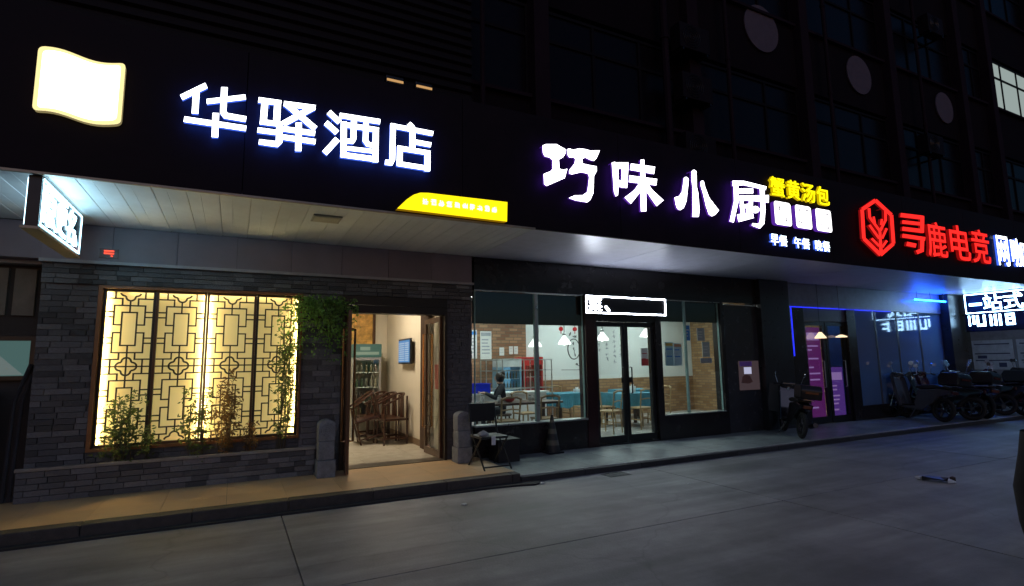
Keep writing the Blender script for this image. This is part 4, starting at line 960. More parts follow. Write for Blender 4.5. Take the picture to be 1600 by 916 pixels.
for n, (X, z) in enumerate(((12.02, 2.02), (12.80, 2.05))):
    t = thing('cone_pendant', ['warm cone lamp hanging behind the left cafe door leaf', 'warm cone lamp hanging behind the right cafe door leaf'][n], 'lamp', (X, 8.13, 2.4), 0, 'warm cone lamps at the cafe door')
    hh = .14 if n == 0 else .06
    MB().lathe([(.03, hh), (.12, .02), (.125, 0)], (X, 7.97, z), 16, cap=False).build('shade', emit('cone_warm', (1, .72, .42), .8), t, smooth=True); MB().tube([(X, 7.97, z + hh), (X, 7.97, 3.28)], .006, 5).build('cord', BLACKMETAL, t)
# picture poster on the shutter panel
t = thing('wall_poster', 'pale pink poster with purple header on the dark side panel', 'poster', (9.63, 8.02, .95))
MB().box(9.34, 9.93, 8.012, 8.028, .93, 1.53).build('sheet', emit('poster_pink_glow', (.45, .30, .33), .05), t); t0 = bpy.data.objects[t.name]  # paper poster; brightness of sheet and white field is put into emission
MB().box(9.36, 9.72, 8.008, 8.0115, 1.42, 1.52).build('header_band', mat('poster_purple', (.25, .12, .5), .5), t); MB().box(9.48, 9.70, 8.008, 8.0115, 1.26, 1.40).build('white_field', emit('poster_whitefield_glow', (.7, .72, 1), .3), t)
MB().prism([(9.38, 1.08), (9.42, 1.2), (9.52, 1.26), (9.64, 1.22), (9.72, 1.1), (9.6, 1.06)], 'y', 8.007, 8.0115).build('brown_picture', mat('poster_brown', (.2, .1, .08), .6), t)

# ------------------------------------------------------------------ passage and building beyond
structure(MB().box(22.2, 40, 6.52, 16, -.2, .03).build('far_pavement', GREENT)); 
structure(MB().box(18.55, 40, 13.5, 13.7, 0, 3.4).build('passage_wall', CW))
structure(MB().box(18.4, 40, 6.52, 13.5, -.2, -.004).build('passage_ground', ASPH))
fb = thing('far_building', 'blue lit building wall closing the passage at far right', 'building', (22.3, 9, 0))
MB().box(22.3, 22.8, 6.62, 13.4, 0, 3.27).build('wall', mat('far_wall', (.32, .30, .34), .7), fb); MB().box(22.28, 22.298, 6.62, 13.4, .0, .95).build('base_course', mat('far_base', (.25, .25, .22), .7), fb)
for n, (ya, yb) in enumerate(((8.35, 9.45), (7.1, 8.25))):
    t = thing('notice_board', ['pale notice board on the far wall beside the dark column', 'pale notice board on the far wall near the right edge'][n], 'notice board', (22.27, (ya + yb) / 2, 1.05), 0, 'notice boards on the far wall')
    MB().box(22.25, 22.279, ya, yb, 1.12, 2.08).build('board', mat('board_pale', (.62, .64, .72), .5), t)
    mb = MB()
    for z in (1.93, 1.62, 1.40): mb.box(22.24, 22.249, ya + .08, yb - .08, z, z + .035)
    mb.box(22.24, 22.249, ya + .2, ya + .4, 1.2, 1.34); mb.box(22.24, 22.249, yb - .4, yb - .15, 1.48, 1.58); mb.build('printed_lines', mat('board_ink', (.06, .07, .16), .6), t)

# ------------------------------------------------------------------ left neighbour
ln_ = thing('neighbour_storefront', 'dark cluttered shop front at the far left edge', 'storefront', (-3, 8.3, .12))
mb = MB(); mb.box(-9, -2.05, 8.4, 8.6, .12, 3.27); mb.build('wall', mat('neigh_wall', (.035, .028, .026), .7), ln_)
MB().box(-2.36, -2.16, 8.36, 8.398, 2.2, 2.76).build('beige_panel', mat('beige_panel', (.20, .17, .14), .7, bump=.2), ln_); MB().box(-2.7, -2.42, 8.36, 8.398, 2.2, 2.76).build('beige_panel', MATS['beige_panel'], ln_)
MB().box(-9, -2.06, 8.2, 8.398, 2.80, 2.84).build('ledge', mat('grey_ledge', (.3, .3, .33), .5), ln_)
MB().box(-9, -2.05, 8.0, 8.398, 2.842, 3.27).build('fascia_beam', BEAM, ln_)
wf = group_part('lit_window', ln_); f = MB(); f.box(-2.75, -2.10, 8.34, 8.398, 1.90, 1.95); f.box(-2.75, -2.10, 8.34, 8.398, 1.44, 1.49); f.box(-2.15, -2.10, 8.34, 8.398, 1.49, 1.90); f.build('frame', BLACKMETAL, wf)
MB().box(-2.75, -2.15, 8.37, 8.398, 1.49, 1.90).build('pane', emit('teal_pane', (.16, .34, .32), .16), wf)
mb = MB(); mb.prism([(-2.75, 1.50), (-2.2, 1.50), (-2.3, 1.6), (-2.42, 1.72), (-2.5, 1.64), (-2.6, 1.78), (-2.75, 1.6)], 'y', 8.364, 8.369); mb.build('painted_scene', emit('teal_scene', (.38, .5, .48), .15), wf)
t = thing('leaning_pipes', 'dark bundle of pipes leaning at the brick corner', 'pipes', (-2.2, 8.1, .12))
for k in range(2): MB().tube([(-2.12 - .05 * k, 8.0 - .03 * k, .13), (-2.14 - .07 * k, 8.2, 1.2), (-2.10 - .02 * k, 8.3, 1.5 + .12 * k)], .02, 6).build('pipe', mat('dark_pipe', (.03, .026, .03), .5), t)
t = thing('grey_bin', 'grey cabinet cut off at the left edge', 'cabinet', (-2.75, 8.0, .12)); MB().box(-3.1, -2.42, 7.85, 8.3, .12, 1.35).build('body', mat('bin_grey', (.14, .13, .14), .6), t, bevel=.01); MB().box(-3.08, -2.45, 7.835, 7.849, .75, 1.3).build('door', mat('bin_door', (.11, .1, .11), .6), t)
STROKES = {'hua':[[[-0.554,4.126],[-0.351,4.295],[-0.375,4.344],[-0.577,4.173]],[[-0.471,4.239],[-0.471,4.006],[-0.417,4.013],[-0.417,4.247]],[[-0.347,4.128],[-0.008,4.249],[-0.016,4.301],[-0.355,4.178]],[[-0.233,4.331],[-0.23,4.058],[-0.193,4.011],[-0.001,4.011],[0.005,4.07],[-0.167,4.072],[-0.177,4.088],[-0.176,4.341]],[[-0.533,3.908],[0.004,3.915],[0.009,3.972],[-0.529,3.963]],[[-0.295,4.046],[-0.291,3.798],[-0.236,3.805],[-0.239,4.054]]],'yi':[[[0.105,4.242],[0.319,4.252],[0.324,4.311],[0.11,4.3]],[[0.137,4.265],[0.131,4.044],[0.192,4.05],[0.199,4.273]],[[0.257,4.28],[0.254,4.058],[0.317,4.066],[0.32,4.289]],[[0.128,4.012],[0.341,4.023],[0.345,4.079],[0.132,4.067]],[[0.286,4.058],[0.287,3.87],[0.283,3.858],[0.132,3.851],[0.128,3.797],[0.306,3.798],[0.347,3.853],[0.347,4.067]],[[0.11,3.919],[0.281,3.925],[0.286,3.98],[0.114,3.974]],[[0.346,4.251],[0.657,4.27],[0.662,4.329],[0.351,4.309]],[[0.616,4.319],[0.337,4.085],[0.367,4.034],[0.647,4.267]],[[0.358,4.25],[0.649,4.036],[0.685,4.091],[0.393,4.305]],[[0.351,3.976],[0.661,3.982],[0.667,4.04],[0.357,4.032]],[[0.35,3.886],[0.668,3.891],[0.674,3.948],[0.355,3.941]],[[0.47,4.093],[0.475,3.784],[0.535,3.793],[0.529,4.103]]],'jiu':[[[0.779,4.254],[0.896,4.162],[0.934,4.215],[0.816,4.307]],[[0.753,4.129],[0.873,4.037],[0.91,4.09],[0.789,4.182]],[[0.79,3.791],[0.921,3.975],[0.874,4.011],[0.745,3.828]],[[0.909,4.236],[1.35,4.249],[1.358,4.309],[0.916,4.295]],[[0.928,4.196],[0.933,3.795],[0.995,3.804],[0.99,4.208]],[[0.934,4.14],[1.335,4.147],[1.343,4.206],[0.941,4.197]],[[1.276,4.19],[1.277,3.792],[1.34,3.801],[1.34,4.201]],[[0.93,3.793],[1.334,3.8],[1.341,3.861],[0.936,3.852]],[[1.035,4.247],[1.035,4.026],[1.035,4.017],[1.001,4.013],[0.998,3.961],[1.064,3.965],[1.093,4.019],[1.097,4.257]],[[1.169,4.244],[1.166,4.013],[1.208,3.961],[1.278,3.958],[1.288,4.009],[1.238,4.015],[1.223,4.041],[1.226,4.253]],[[1.0,3.88],[1.278,3.892],[1.282,3.941],[1.004,3.928]]],'dian':[[[1.469,4.231],[1.974,4.226],[1.985,4.285],[1.478,4.288]],[[1.471,4.278],[1.468,3.864],[1.462,3.846],[1.421,3.843],[1.416,3.785],[1.498,3.788],[1.53,3.859],[1.534,4.288]],[[1.663,4.299],[1.718,4.248],[1.761,4.297],[1.705,4.347]],[[1.699,4.26],[1.699,4.011],[1.765,4.021],[1.765,4.272]],[[1.746,4.084],[1.949,4.081],[1.959,4.14],[1.756,4.142]],[[1.551,3.977],[1.94,3.979],[1.949,4.037],[1.559,4.034]],[[1.553,4.027],[1.55,3.796],[1.614,3.804],[1.618,4.036]],[[1.88,4.016],[1.876,3.779],[1.944,3.788],[1.947,4.026]],[[1.553,3.791],[1.936,3.79],[1.945,3.847],[1.561,3.848]]],'qiao':[[[3.477,4.367],[3.522,4.396],[3.69,4.426],[3.831,4.378],[3.822,4.313],[3.785,4.26],[3.72,4.22],[3.726,4.095],[3.779,4.085],[3.849,4.111],[3.804,3.976],[3.718,3.932],[3.521,3.83],[3.487,3.85],[3.484,3.984],[3.588,4.037],[3.621,4.073],[3.621,4.198],[3.586,4.223],[3.504,4.229],[3.48,4.274]],[[3.853,4.381],[3.89,4.401],[3.948,4.391],[4.052,4.428],[4.141,4.435],[4.246,4.429],[4.393,4.46],[4.334,4.339],[4.286,4.292],[4.226,4.295],[4.144,4.318],[4.091,4.286],[4.096,4.223],[4.193,4.219],[4.329,4.218],[4.329,4.156],[4.277,4.07],[4.26,3.836],[4.203,3.727],[4.15,3.688],[3.967,3.691],[3.86,3.711],[3.955,3.758],[4.087,3.778],[4.163,3.836],[4.201,4.046],[4.18,4.094],[4.069,4.097],[3.921,4.046],[3.878,4.049],[3.88,4.094],[3.97,4.203],[3.984,4.269],[3.959,4.288],[3.886,4.276],[3.858,4.312]]],'wei':[[[4.593,4.315],[4.645,4.334],[4.7,4.318],[4.698,4.065],[4.677,3.858],[4.637,3.833],[4.611,3.895],[4.604,4.078]],[[4.624,4.232],[4.879,4.271],[4.884,4.364],[4.628,4.323]],[[4.771,4.339],[4.739,3.974],[4.842,3.984],[4.888,4.352]],[[4.658,3.98],[4.826,3.98],[4.849,4.078],[4.681,4.077]],[[4.909,4.257],[5.349,4.262],[5.376,4.376],[4.932,4.354]],[[4.878,4.074],[5.38,4.094],[5.402,4.193],[4.898,4.173]],[[5.111,4.44],[5.08,4.011],[5.073,3.668],[5.17,3.68],[5.185,4.027],[5.176,4.452]],[[5.083,4.106],[4.973,3.969],[4.79,3.834],[4.893,3.758],[5.053,3.929],[5.141,4.088]],[[5.141,4.088],[5.211,3.951],[5.367,3.78],[5.504,3.887],[5.302,4.012],[5.202,4.123]]],'xiao':[[[6.101,4.409],[6.13,4.44],[6.165,4.451],[6.204,4.431],[6.191,4.182],[6.212,4.092],[6.219,3.828],[6.194,3.714],[6.064,3.7],[6.085,3.839],[6.104,4.17],[6.092,4.288]],[[5.939,4.292],[5.983,4.312],[6.027,4.292],[6.017,4.198],[5.959,3.928],[5.896,3.817],[5.826,3.776],[5.769,3.789],[5.741,3.862],[5.728,3.957],[5.816,3.988],[5.88,4.061],[5.914,4.184]],[[6.283,4.282],[6.32,4.305],[6.345,4.291],[6.365,4.206],[6.44,4.042],[6.632,3.866],[6.544,3.786],[6.47,3.754],[6.409,3.778],[6.359,3.911],[6.313,4.105],[6.273,4.22]]],'chu':[[[6.977,4.305],[7.228,4.358],[7.755,4.345],[7.782,4.408],[7.243,4.428],[6.979,4.392]],[[7.003,4.348],[6.985,4.059],[6.856,3.713],[6.943,3.708],[7.084,4.065],[7.107,4.364]],[[7.098,4.196],[7.442,4.249],[7.448,4.332],[7.103,4.278]],[[7.113,4.083],[7.421,4.124],[7.428,4.21],[7.12,4.167]],[[7.122,4.142],[7.11,3.96],[7.192,3.971],[7.204,4.154]],[[7.34,4.172],[7.31,3.986],[7.401,3.993],[7.432,4.181]],[[7.111,3.947],[7.379,4.007],[7.372,4.067],[7.105,4.007]],[[7.123,3.975],[7.113,3.808],[7.198,3.819],[7.209,3.987]],[[7.258,4.008],[7.232,3.866],[7.337,3.873],[7.364,4.016]],[[7.048,3.724],[7.409,3.83],[7.395,3.913],[7.028,3.844]],[[7.421,4.116],[7.794,4.132],[7.815,4.264],[7.435,4.205]],[[7.606,4.36],[7.591,3.99],[7.543,3.78],[7.505,3.739],[7.368,3.737],[7.349,3.698],[7.532,3.665],[7.649,3.76],[7.701,4.001],[7.714,4.378]],[[7.559,3.985],[7.542,3.954],[7.503,3.927],[7.452,3.914],[7.403,3.916],[7.368,3.934],[7.358,3.962],[7.374,3.993],[7.413,4.019],[7.464,4.033],[7.514,4.031],[7.548,4.014]]],'logo':[[[10.838,4.532],[11.326,4.295],[11.418,4.358],[10.927,4.594]],[[11.311,4.317],[11.279,3.744],[11.4,3.76],[11.433,4.336]],[[11.304,3.775],[10.83,3.514],[10.897,3.467],[11.374,3.729]],[[10.908,3.518],[10.419,3.792],[10.334,3.736],[10.818,3.463]],[[10.432,3.771],[10.471,4.333],[10.358,4.316],[10.321,3.757]],[[10.442,4.3],[10.911,4.537],[10.854,4.588],[10.387,4.35]],[[10.588,4.367],[10.591,4.181],[10.874,3.948],[10.826,3.51],[10.937,3.522],[10.959,3.974],[10.673,4.208],[10.681,4.383]],[[10.722,4.217],[10.745,4.079],[10.816,4.095],[10.793,4.233]],[[10.56,4.027],[10.83,3.792],[10.897,3.825],[10.626,4.06]],[[10.593,3.768],[10.807,3.641],[10.868,3.678],[10.652,3.805]],[[11.131,4.4],[11.104,4.202],[10.897,3.979],[10.968,3.964],[11.188,4.2],[11.217,4.411]],[[10.983,4.203],[10.935,4.082],[11.006,4.083],[11.055,4.205]],[[11.116,4.041],[10.927,3.824],[10.994,3.811],[11.185,4.028]],[[11.083,3.801],[10.901,3.653],[10.959,3.632],[11.143,3.779]]],'xun':[[[11.68,4.321],[12.503,4.355],[12.539,4.443],[11.712,4.406]],[[11.716,4.191],[12.447,4.222],[12.475,4.295],[11.742,4.262]],[[11.688,4.046],[12.445,4.068],[12.479,4.152],[11.719,4.127]],[[12.415,4.418],[12.339,4.067],[12.484,4.08],[12.562,4.433]],[[11.66,3.904],[12.481,3.91],[12.517,3.99],[11.693,3.981]],[[12.324,3.962],[12.26,3.721],[12.104,3.675],[12.142,3.605],[12.389,3.677],[12.469,3.972]],[[11.772,3.747],[12.103,3.735],[12.149,3.82],[11.816,3.83]]]}
# ------------------------------------------------------------------ signs on the fascia
LW = emit('letter_white', (.93, .96, 1.0), 2.6); LB = emit('letter_side_blue', (.06, .16, 1.0), .5)
PW = emit('letter_white_violet', (.97, .93, 1.0), 2.6); PS = emit('letter_side_violet', (.28, .06, 1.0), .16)
HB = emit('halo_blue', (.05, .15, 1.0), 4.5); HV = emit('halo_violet', (.2, .06, 1.0), 1.6)
t = thing('hotel_letter_sign', 'large white glowing four-character sign with blue halo above the lattice window', 'sign', (.7, 5.98, 3.8))
for k in ('hua', 'yi', 'jiu', 'dian'): strokes(STROKES[k], [LW, LB, HB], t)
t = thing('restaurant_letter_sign', 'large white brush-style four-character sign with violet edges above the restaurant', 'sign', (5.6, 5.98, 3.7))
for k in ('qiao', 'wei', 'xiao', 'chu'): strokes(STROKES[k], [PW, PS, HV], t)
RED = emit('neon_red', (1.0, .018, .012), .75); REDS = emit('neon_red_side', (1, .01, .01), .12)
t = thing('red_logo_sign', 'red neon hexagon emblem with antler shape', 'sign', (11, 5.98, 3.5)); strokes(STROKES['logo'], [RED, REDS], t, name='emblem')
t = thing('red_letter_sign', 'red neon four-character sign beside the hexagon emblem', 'sign', (13.5, 5.98, 3.6))
strokes(STROKES['xun'], [RED, REDS], t)
for ch, x0, x1, z0, z1 in (('鹿', 12.66, 13.40, 3.62, 4.36), ('电', 13.56, 14.36, 3.63, 4.38), ('竞', 14.46, 15.24, 3.62, 4.38)): glyph(ch, x0, x1, z0, z1, [RED, REDS], t, y0=5.9, depth=.06, bold=.012)
t = thing('white_letter_sign', 'white glowing tall lettering at the right end of the fascia', 'sign', (16.3, 5.98, 3.5))
WB = emit('letter_cool', (.85, .95, 1), 3)
for ch, x0, x1, z0, z1 in (('网', 15.62, 16.14, 3.64, 4.33), ('咖', 16.3, 17.0, 3.66, 4.33)): glyph(ch, x0, x1, z0, z1, [WB, LB], t, y0=5.9, depth=.05, bold=.014)
YEL = emit('letter_yellow', (1, .86, .0), .9); YS = emit('letter_yellow_side', (1, .7, 0), .3)
t = thing('yellow_letter_sign', 'small yellow glowing four-character sign right of the white brush lettering', 'sign', (8.7, 5.98, 4.3))
for ch, x0, x1 in (('蟹', 7.95, 8.30), ('黄', 8.37, 8.70), ('汤', 8.76, 9.11), ('包', 9.17, 9.51)): glyph(ch, x0, x1, 4.30, 4.63, [YEL, YS], t, y0=5.91, depth=.05, bold=.016)
t = thing('small_white_letter_sign', 'row of small bluish white meal characters under the three white tiles', 'sign', (8.6, 5.98, 3.44))
for ch, x0, x1 in (('早', 7.86, 8.05), ('餐', 8.07, 8.27), ('午', 8.45, 8.64), ('餐', 8.66, 8.86), ('晚', 9.01, 9.20), ('餐', 9.22, 9.42)): glyph(ch, x0, x1, 3.44, 3.625, [emit('letter_ice', (.8, .93, 1), 2), LB], t, y0=5.92, depth=.04, bold=.016)
def rrect(x0, x1, z0, z1, r, n=4):
    pts = []
    for (cx, cz, a0) in ((x1 - r, z1 - r, 0), (x0 + r, z1 - r, 90), (x0 + r, z0 + r, 180), (x1 - r, z0 + r, 270)):
        for k in range(n + 1): a = R(a0 + 90 * k / n); pts.append((cx + r * math.cos(a), cz + r * math.sin(a)))
    return pts
def pseudo(mb, cx, cz, s, y, rng):
    for k in range(rng.choice((3, 4, 5))):
        if rng.random() < .55: z = cz + s * rng.uniform(-.45, .45); mb.box(cx - s * rng.uniform(.2, .5), cx + s * rng.uniform(.2, .5), y, y + .004, z, z + s * .075)
        else: X = cx + s * rng.uniform(-.4, .4); mb.box(X, X + s * .075, y - .0006, y + .004, cz - s * rng.uniform(.2, .5), cz + s * rng.uniform(.2, .5))
rng = random.Random(11)
for n, (x0, x1) in enumerate(((7.99, 8.41), (8.53, 8.95), (9.08, 9.51))):
    t = thing('white_tile_sign', ['left one of three white lit tiles with faint characters', 'middle one of three white lit tiles with faint characters', 'right one of three white lit tiles with faint characters'][n], 'sign', ((x0 + x1) / 2, 5.98, 3.8), 0, 'white lit tiles on the fascia')
    MB().prism(rrect(x0, x1, 3.80, 4.205, .05), 'y', 5.91, 5.984, 0, 1).build('lit_face', [emit('tile_white', (1, .97, 1), 1.6), PS], t, fix=False)
    mb = MB()
    for i in (0, 1):
        for j in (0, 1):
            mb = MB(); pseudo(mb, x0 + .115 + i * .19, 3.905 + j * .19, .115, 5.904, rng); mb.build('character', mat('tile_ink', (.02, .015, .05), .6), t)
# yellow strip sign
t = thing('yellow_strip_sign', 'yellow glowing strip sign with slanted rounded left end under the hotel lettering', 'sign', (2.3, 5.98, 3.29))
ol = [(1.57, 3.305), (2.955, 3.30), (2.965, 3.552), (1.93, 3.535), (1.84, 3.525), (1.76, 3.49), (1.68, 3.425)]
MB().prism(ol, 'y', 5.90, 5.984, 0, 1).build('lit_face', [emit('strip_yellow', (1, .74, .0), .75), emit('strip_side', (1, .5, 0), .1)], t, fix=False)
mb = MB(); x = 1.90
while x < 2.86:
    mb = MB()
    for q in range(3): pseudo(mb, x, 3.425 + .008 * (x - 1.9), .075, 5.893, rng)
    mb.build('character', emit('strip_text', (1, .97, .6), 1.2), t)
    x += .098
# white and yellow light box with wavy top
t = thing('light_box_sign', 'blank glowing cream light box with wavy outline at the upper left', 'sign', (-1.35, 5.98, 3.8))
top = [(-1.675 + .64 * u, 4.415 + .028 * math.sin(u * 6.28 + .4) - .012) for u in [k / 14 for k in range(15)]]
bot = [(-1.675 + .64 * u, 3.815 + .028 * math.sin(u * 6.28 + .4) - .012) for u in [k / 14 for k in range(15)]]
def soft(o_):
    out = []; n = len(o_)
    for i, p in enumerate(o_):
        a = Vector(o_[i - 1]); b = Vector(p); c = Vector(o_[(i + 1) % n])
        if (b - a).normalized().dot((c - b).normalized()) < .5:
            r = .045; p0 = b + (a - b).normalized() * r; p1 = b + (c - b).normalized() * r
            for k in range(5): u = k / 4; out.append(tuple(p0 * (1 - u) ** 2 + b * 2 * u * (1 - u) + p1 * u * u))
        else: out.append(p)
    return out
ol = soft(bot + top[::-1])
MB().prism(ol, 'y', 5.93, 5.984, 0, 1).build('lit_face', [emit('box_cream', (1, .97, .80), 1.2), emit('box_side', (1, .8, .35), .12)], t, fix=False)
cx = sum(p[0] for p in ol) / len(ol); cz = sum(p[1] for p in ol) / len(ol)
rim = MB(); n = len(ol)
inner = [(cx + (p[0] - cx) * .90, cz + (p[1] - cz) * .91) for p in ol]
rim.v = [(p[0], 5.922, p[1]) for p in ol] + [(p[0], 5.922, p[1]) for p in inner] + [(p[0], 5.929, p[1]) for p in ol] + [(p[0], 5.929, p[1]) for p in inner]
for k in range(n):
    j = (k + 1) % n; rim.f += [(k, j, n + j, n + k), (2 * n + k, 2 * n + j, j, k)]; rim.m += [0, 0]
rim.build('yellow_rim', emit('box_rim', (1, .82, .35), .62), t, fix=False)
# projecting LED sign under the hotel canopy
def frame_x(mb, X, ya, yb, z0, z1, wd, d):
    mb.box(X, X + d, ya, yb, z0, z0 + wd); mb.box(X, X + d, ya, yb, z1 - wd, z1); mb.box(X, X + d, ya, ya + wd, z0 + wd, z1 - wd); mb.box(X, X + d, yb - wd, yb, z0 + wd, z1 - wd)
LEDB = emit('led_cool', (.45, .82, 1), 5.5)
t = thing('projecting_led_sign', 'hanging LED message box seen edge-on below the left canopy', 'sign', (-1.6, 6.7, 3.28))
MB().box(-1.68, -1.585, 6.03, 7.45, 2.80, 3.262).build('casing', BLACKMETAL, t, bevel=.004)
MB().box(-1.584, -1.580, 6.06, 7.42, 2.83, 3.235).build('screen', mat('led_screen', (.006, .008, .03), .3), t)
mb = MB(); frame_x(mb, -1.578, 6.05, 7.43, 2.82, 3.245, .014, .004); mb.build('lit_border', LEDB, t)
for ch, ya, yb, z0 in (('原', 6.09, 6.46, 2.86), ('更', 6.50, 6.84, 2.86), ('名', 6.87, 7.18, 2.86), ('、', 7.20, 7.28, 2.87)):
    glyph(ch, ya, yb, z0, 3.21 if ch != '、' else 2.98, [LEDB], t, y0=-1.570, depth=.004, bold=.014, plane='x', side=-1)
MB().box(-1.685, -1.681, 6.06, 7.42, 2.83, 3.235).build('screen', mat('led_screen', (.006, .008, .03), .3), t)
mb = MB(); LEDO = emit('led_cool_outer', (.55, .85, 1), 2.2); frame_x(mb, -1.690, 6.05, 7.43, 2.82, 3.245, .014, .004); mb.build('lit_border', LEDO, t)
for ch, ya, yb in (('原', 7.40, 7.03), ('更', 6.99, 6.65), ('名', 6.62, 6.31)): glyph(ch, ya, yb, 2.86, 3.21, [LEDO], t, y0=-1.691, depth=.004, bold=.014, plane='x')
MB().box(-1.70, -1.57, 5.99, 7.46, 2.775, 2.798).build('bottom_rail', mat('warm_trim', (.35, .3, .22), .4, .3), t)
for Y in (6.3, 7.2): MB().box(-1.65, -1.61, Y, Y + .04, 3.2625, 3.30).build('hanger', BLACKMETAL, t)
# tiny red LED readout on the beam
t = thing('red_led_readout', 'tiny red LED mark on the grey beam near the hanging sign', 'sign', (-1.4, 7.98, 2.9)); mb = MB()
mb.box(-1.455, -1.355, 7.972, 7.979, 2.965, 2.98); mb.box(-1.455, -1.355, 7.972, 7.979, 2.935, 2.95); mb.box(-1.385, -1.365, 7.972, 7.979, 2.905, 2.918); mb.build('lit_bars', emit('red_led', (1, .06, .02), 1.2), t); MB().box(-1.50, -1.31, 7.979, 7.989, 2.885, 3.0).build('plate', mat('readout_plate', (.06, .01, .01), .4), t)
# unlit rectangular soffit lamp
t = thing('soffit_lamp', 'unlit rectangular lamp set in the white plank soffit', 'lamp', (.9, 6.55, 3.28)); MB().box(.74, 1.06, 6.40, 6.70, 3.262, 3.279).build('frame', mat('lamp_grey', (.3, .3, .27), .4), t, bevel=.003); MB().box(.765, 1.035, 6.425, 6.675, 3.256, 3.261).build('diffuser', mat('lamp_diff', (.45, .43, .36), .5), t)
# LED sign over the restaurant door
t = thing('door_led_sign', 'white outlined LED message sign over the restaurant door', 'sign', (6.4, 7.95, 2.4))
MB().box(5.48, 7.34, 7.905, 7.99, 2.40, 2.735).build('casing', BLACKMETAL, t, bevel=.003)
mb = MB(); LV = emit('led_violet_white', (.80, .86, 1), 20)
mb.box(5.49, 7.33, 7.898, 7.904, 2.41, 2.43); mb.box(5.49, 7.33, 7.898, 7.904, 2.705, 2.725); mb.box(5.49, 5.51, 7.898, 7.904, 2.43, 2.705); mb.box(7.31, 7.33, 7.898, 7.904, 2.43, 2.705); mb.build('lit_border', LV, t)
glyph('菜', 5.55, 5.83, 2.45, 2.695, [LV], t, y0=7.897, depth=.004, bold=.014); glyph('、', 5.90, 6.0, 2.455, 2.55, [LV], t, y0=7.899, depth=.004, bold=.02)
# LED sign hanging before the column on the right
t = thing('hanging_led_sign', 'bluish white LED sign with white outline hanging at the right column', 'sign', (18.1, 7, 3.28))
LBW = emit('led_blue_white', (.36, .66, 1), 9)
MB().box(18.02, 18.12, 5.95, 7.72, 2.22, 3.27).build('casing', BLACKMETAL, t, bevel=.004); MB().box(18.012, 18.019, 5.97, 7.70, 2.24, 3.26).build('screen', mat('led_screen', (.006, .008, .03), .3), t)
MB().box(18.121, 18.128, 5.97, 7.70, 2.24, 3.26).build('screen', mat('led_screen', (.006, .008, .03), .3), t)  # unseen rear lit face, added to throw blue light on the far wall
mb = MB(); frame_x(mb, 18.129, 5.98, 7.68, 2.72, 3.25, .022, .005); mb.build('lit_border', LBW, t)
for ch, ya, yb, z0, z1 in (('一', 6.08, 6.36, 2.93, 2.99), ('站', 6.4, 6.8, 2.78, 3.2), ('式', 6.84, 7.24, 2.78, 3.2)): glyph(ch, ya, yb, z0, z1, [LBW], t, y0=18.135, depth=.004, bold=.018, plane='x', side=-1)
mb = MB(); frame_x(mb, 18.006, 5.98, 7.68, 2.72, 3.25, .022, .005); mb.build('lit_border', LBW, t)
for ch, ya, yb, z0, z1 in (('一', 7.58, 7.30, 2.93, 2.99), ('站', 7.26, 6.86, 2.78, 3.2), ('式', 6.82, 6.42, 2.78, 3.2)): glyph(ch, ya, yb, z0, z1, [LBW], t, y0=18.005, depth=.004, bold=.010, plane='x')
mb = MB()
for k, (y_, wd, h0, h1) in enumerate(((7.62, .04, 2.38, 2.66), (7.52, .05, 2.42, 2.66), (7.43, .05, 2.36, 2.66), (7.36, .10, 2.36, 2.42), (7.28, .05, 2.36, 2.66), (7.14, .05, 2.36, 2.66), (7.04, .05, 2.36, 2.66), (6.94, .05, 2.36, 2.66), (6.80, .05, 2.36, 2.66), (6.66, .05, 2.36, 2.66), (6.72, .12, 2.36, 2.42), (6.72, .12, 2.5, 2.55), (6.72, .12, 2.61, 2.66), (6.4, .05, 2.34, 2.66), (6.3, .14, 2.42, 2.47), (6.3, .14, 2.56, 2.61))): MB().box(18.0055 - .0004 * k, 18.0115, y_ - wd / 2, y_ + wd / 2, h0, h1).build('stroke', LBW, t)
# blue flood lamp under the soffit by the column
t = thing('blue_neon_tube', 'blue neon tube under the soffit left of the column', 'lamp', (16.7, 7.85, 3.2)); MB().tube([(15.9, 7.86, 3.06), (17.4, 7.86, 3.06)], .02, 8).build('tube', emit('neon_blue', (.006, .10, 1.0), 26), t, smooth=True)
for X in (16.0, 16.65, 17.3): MB().tube([(X, 7.86, 3.06), (X, 7.86, 3.279)], .006, 5).build('hanger', BLACKMETAL, t)

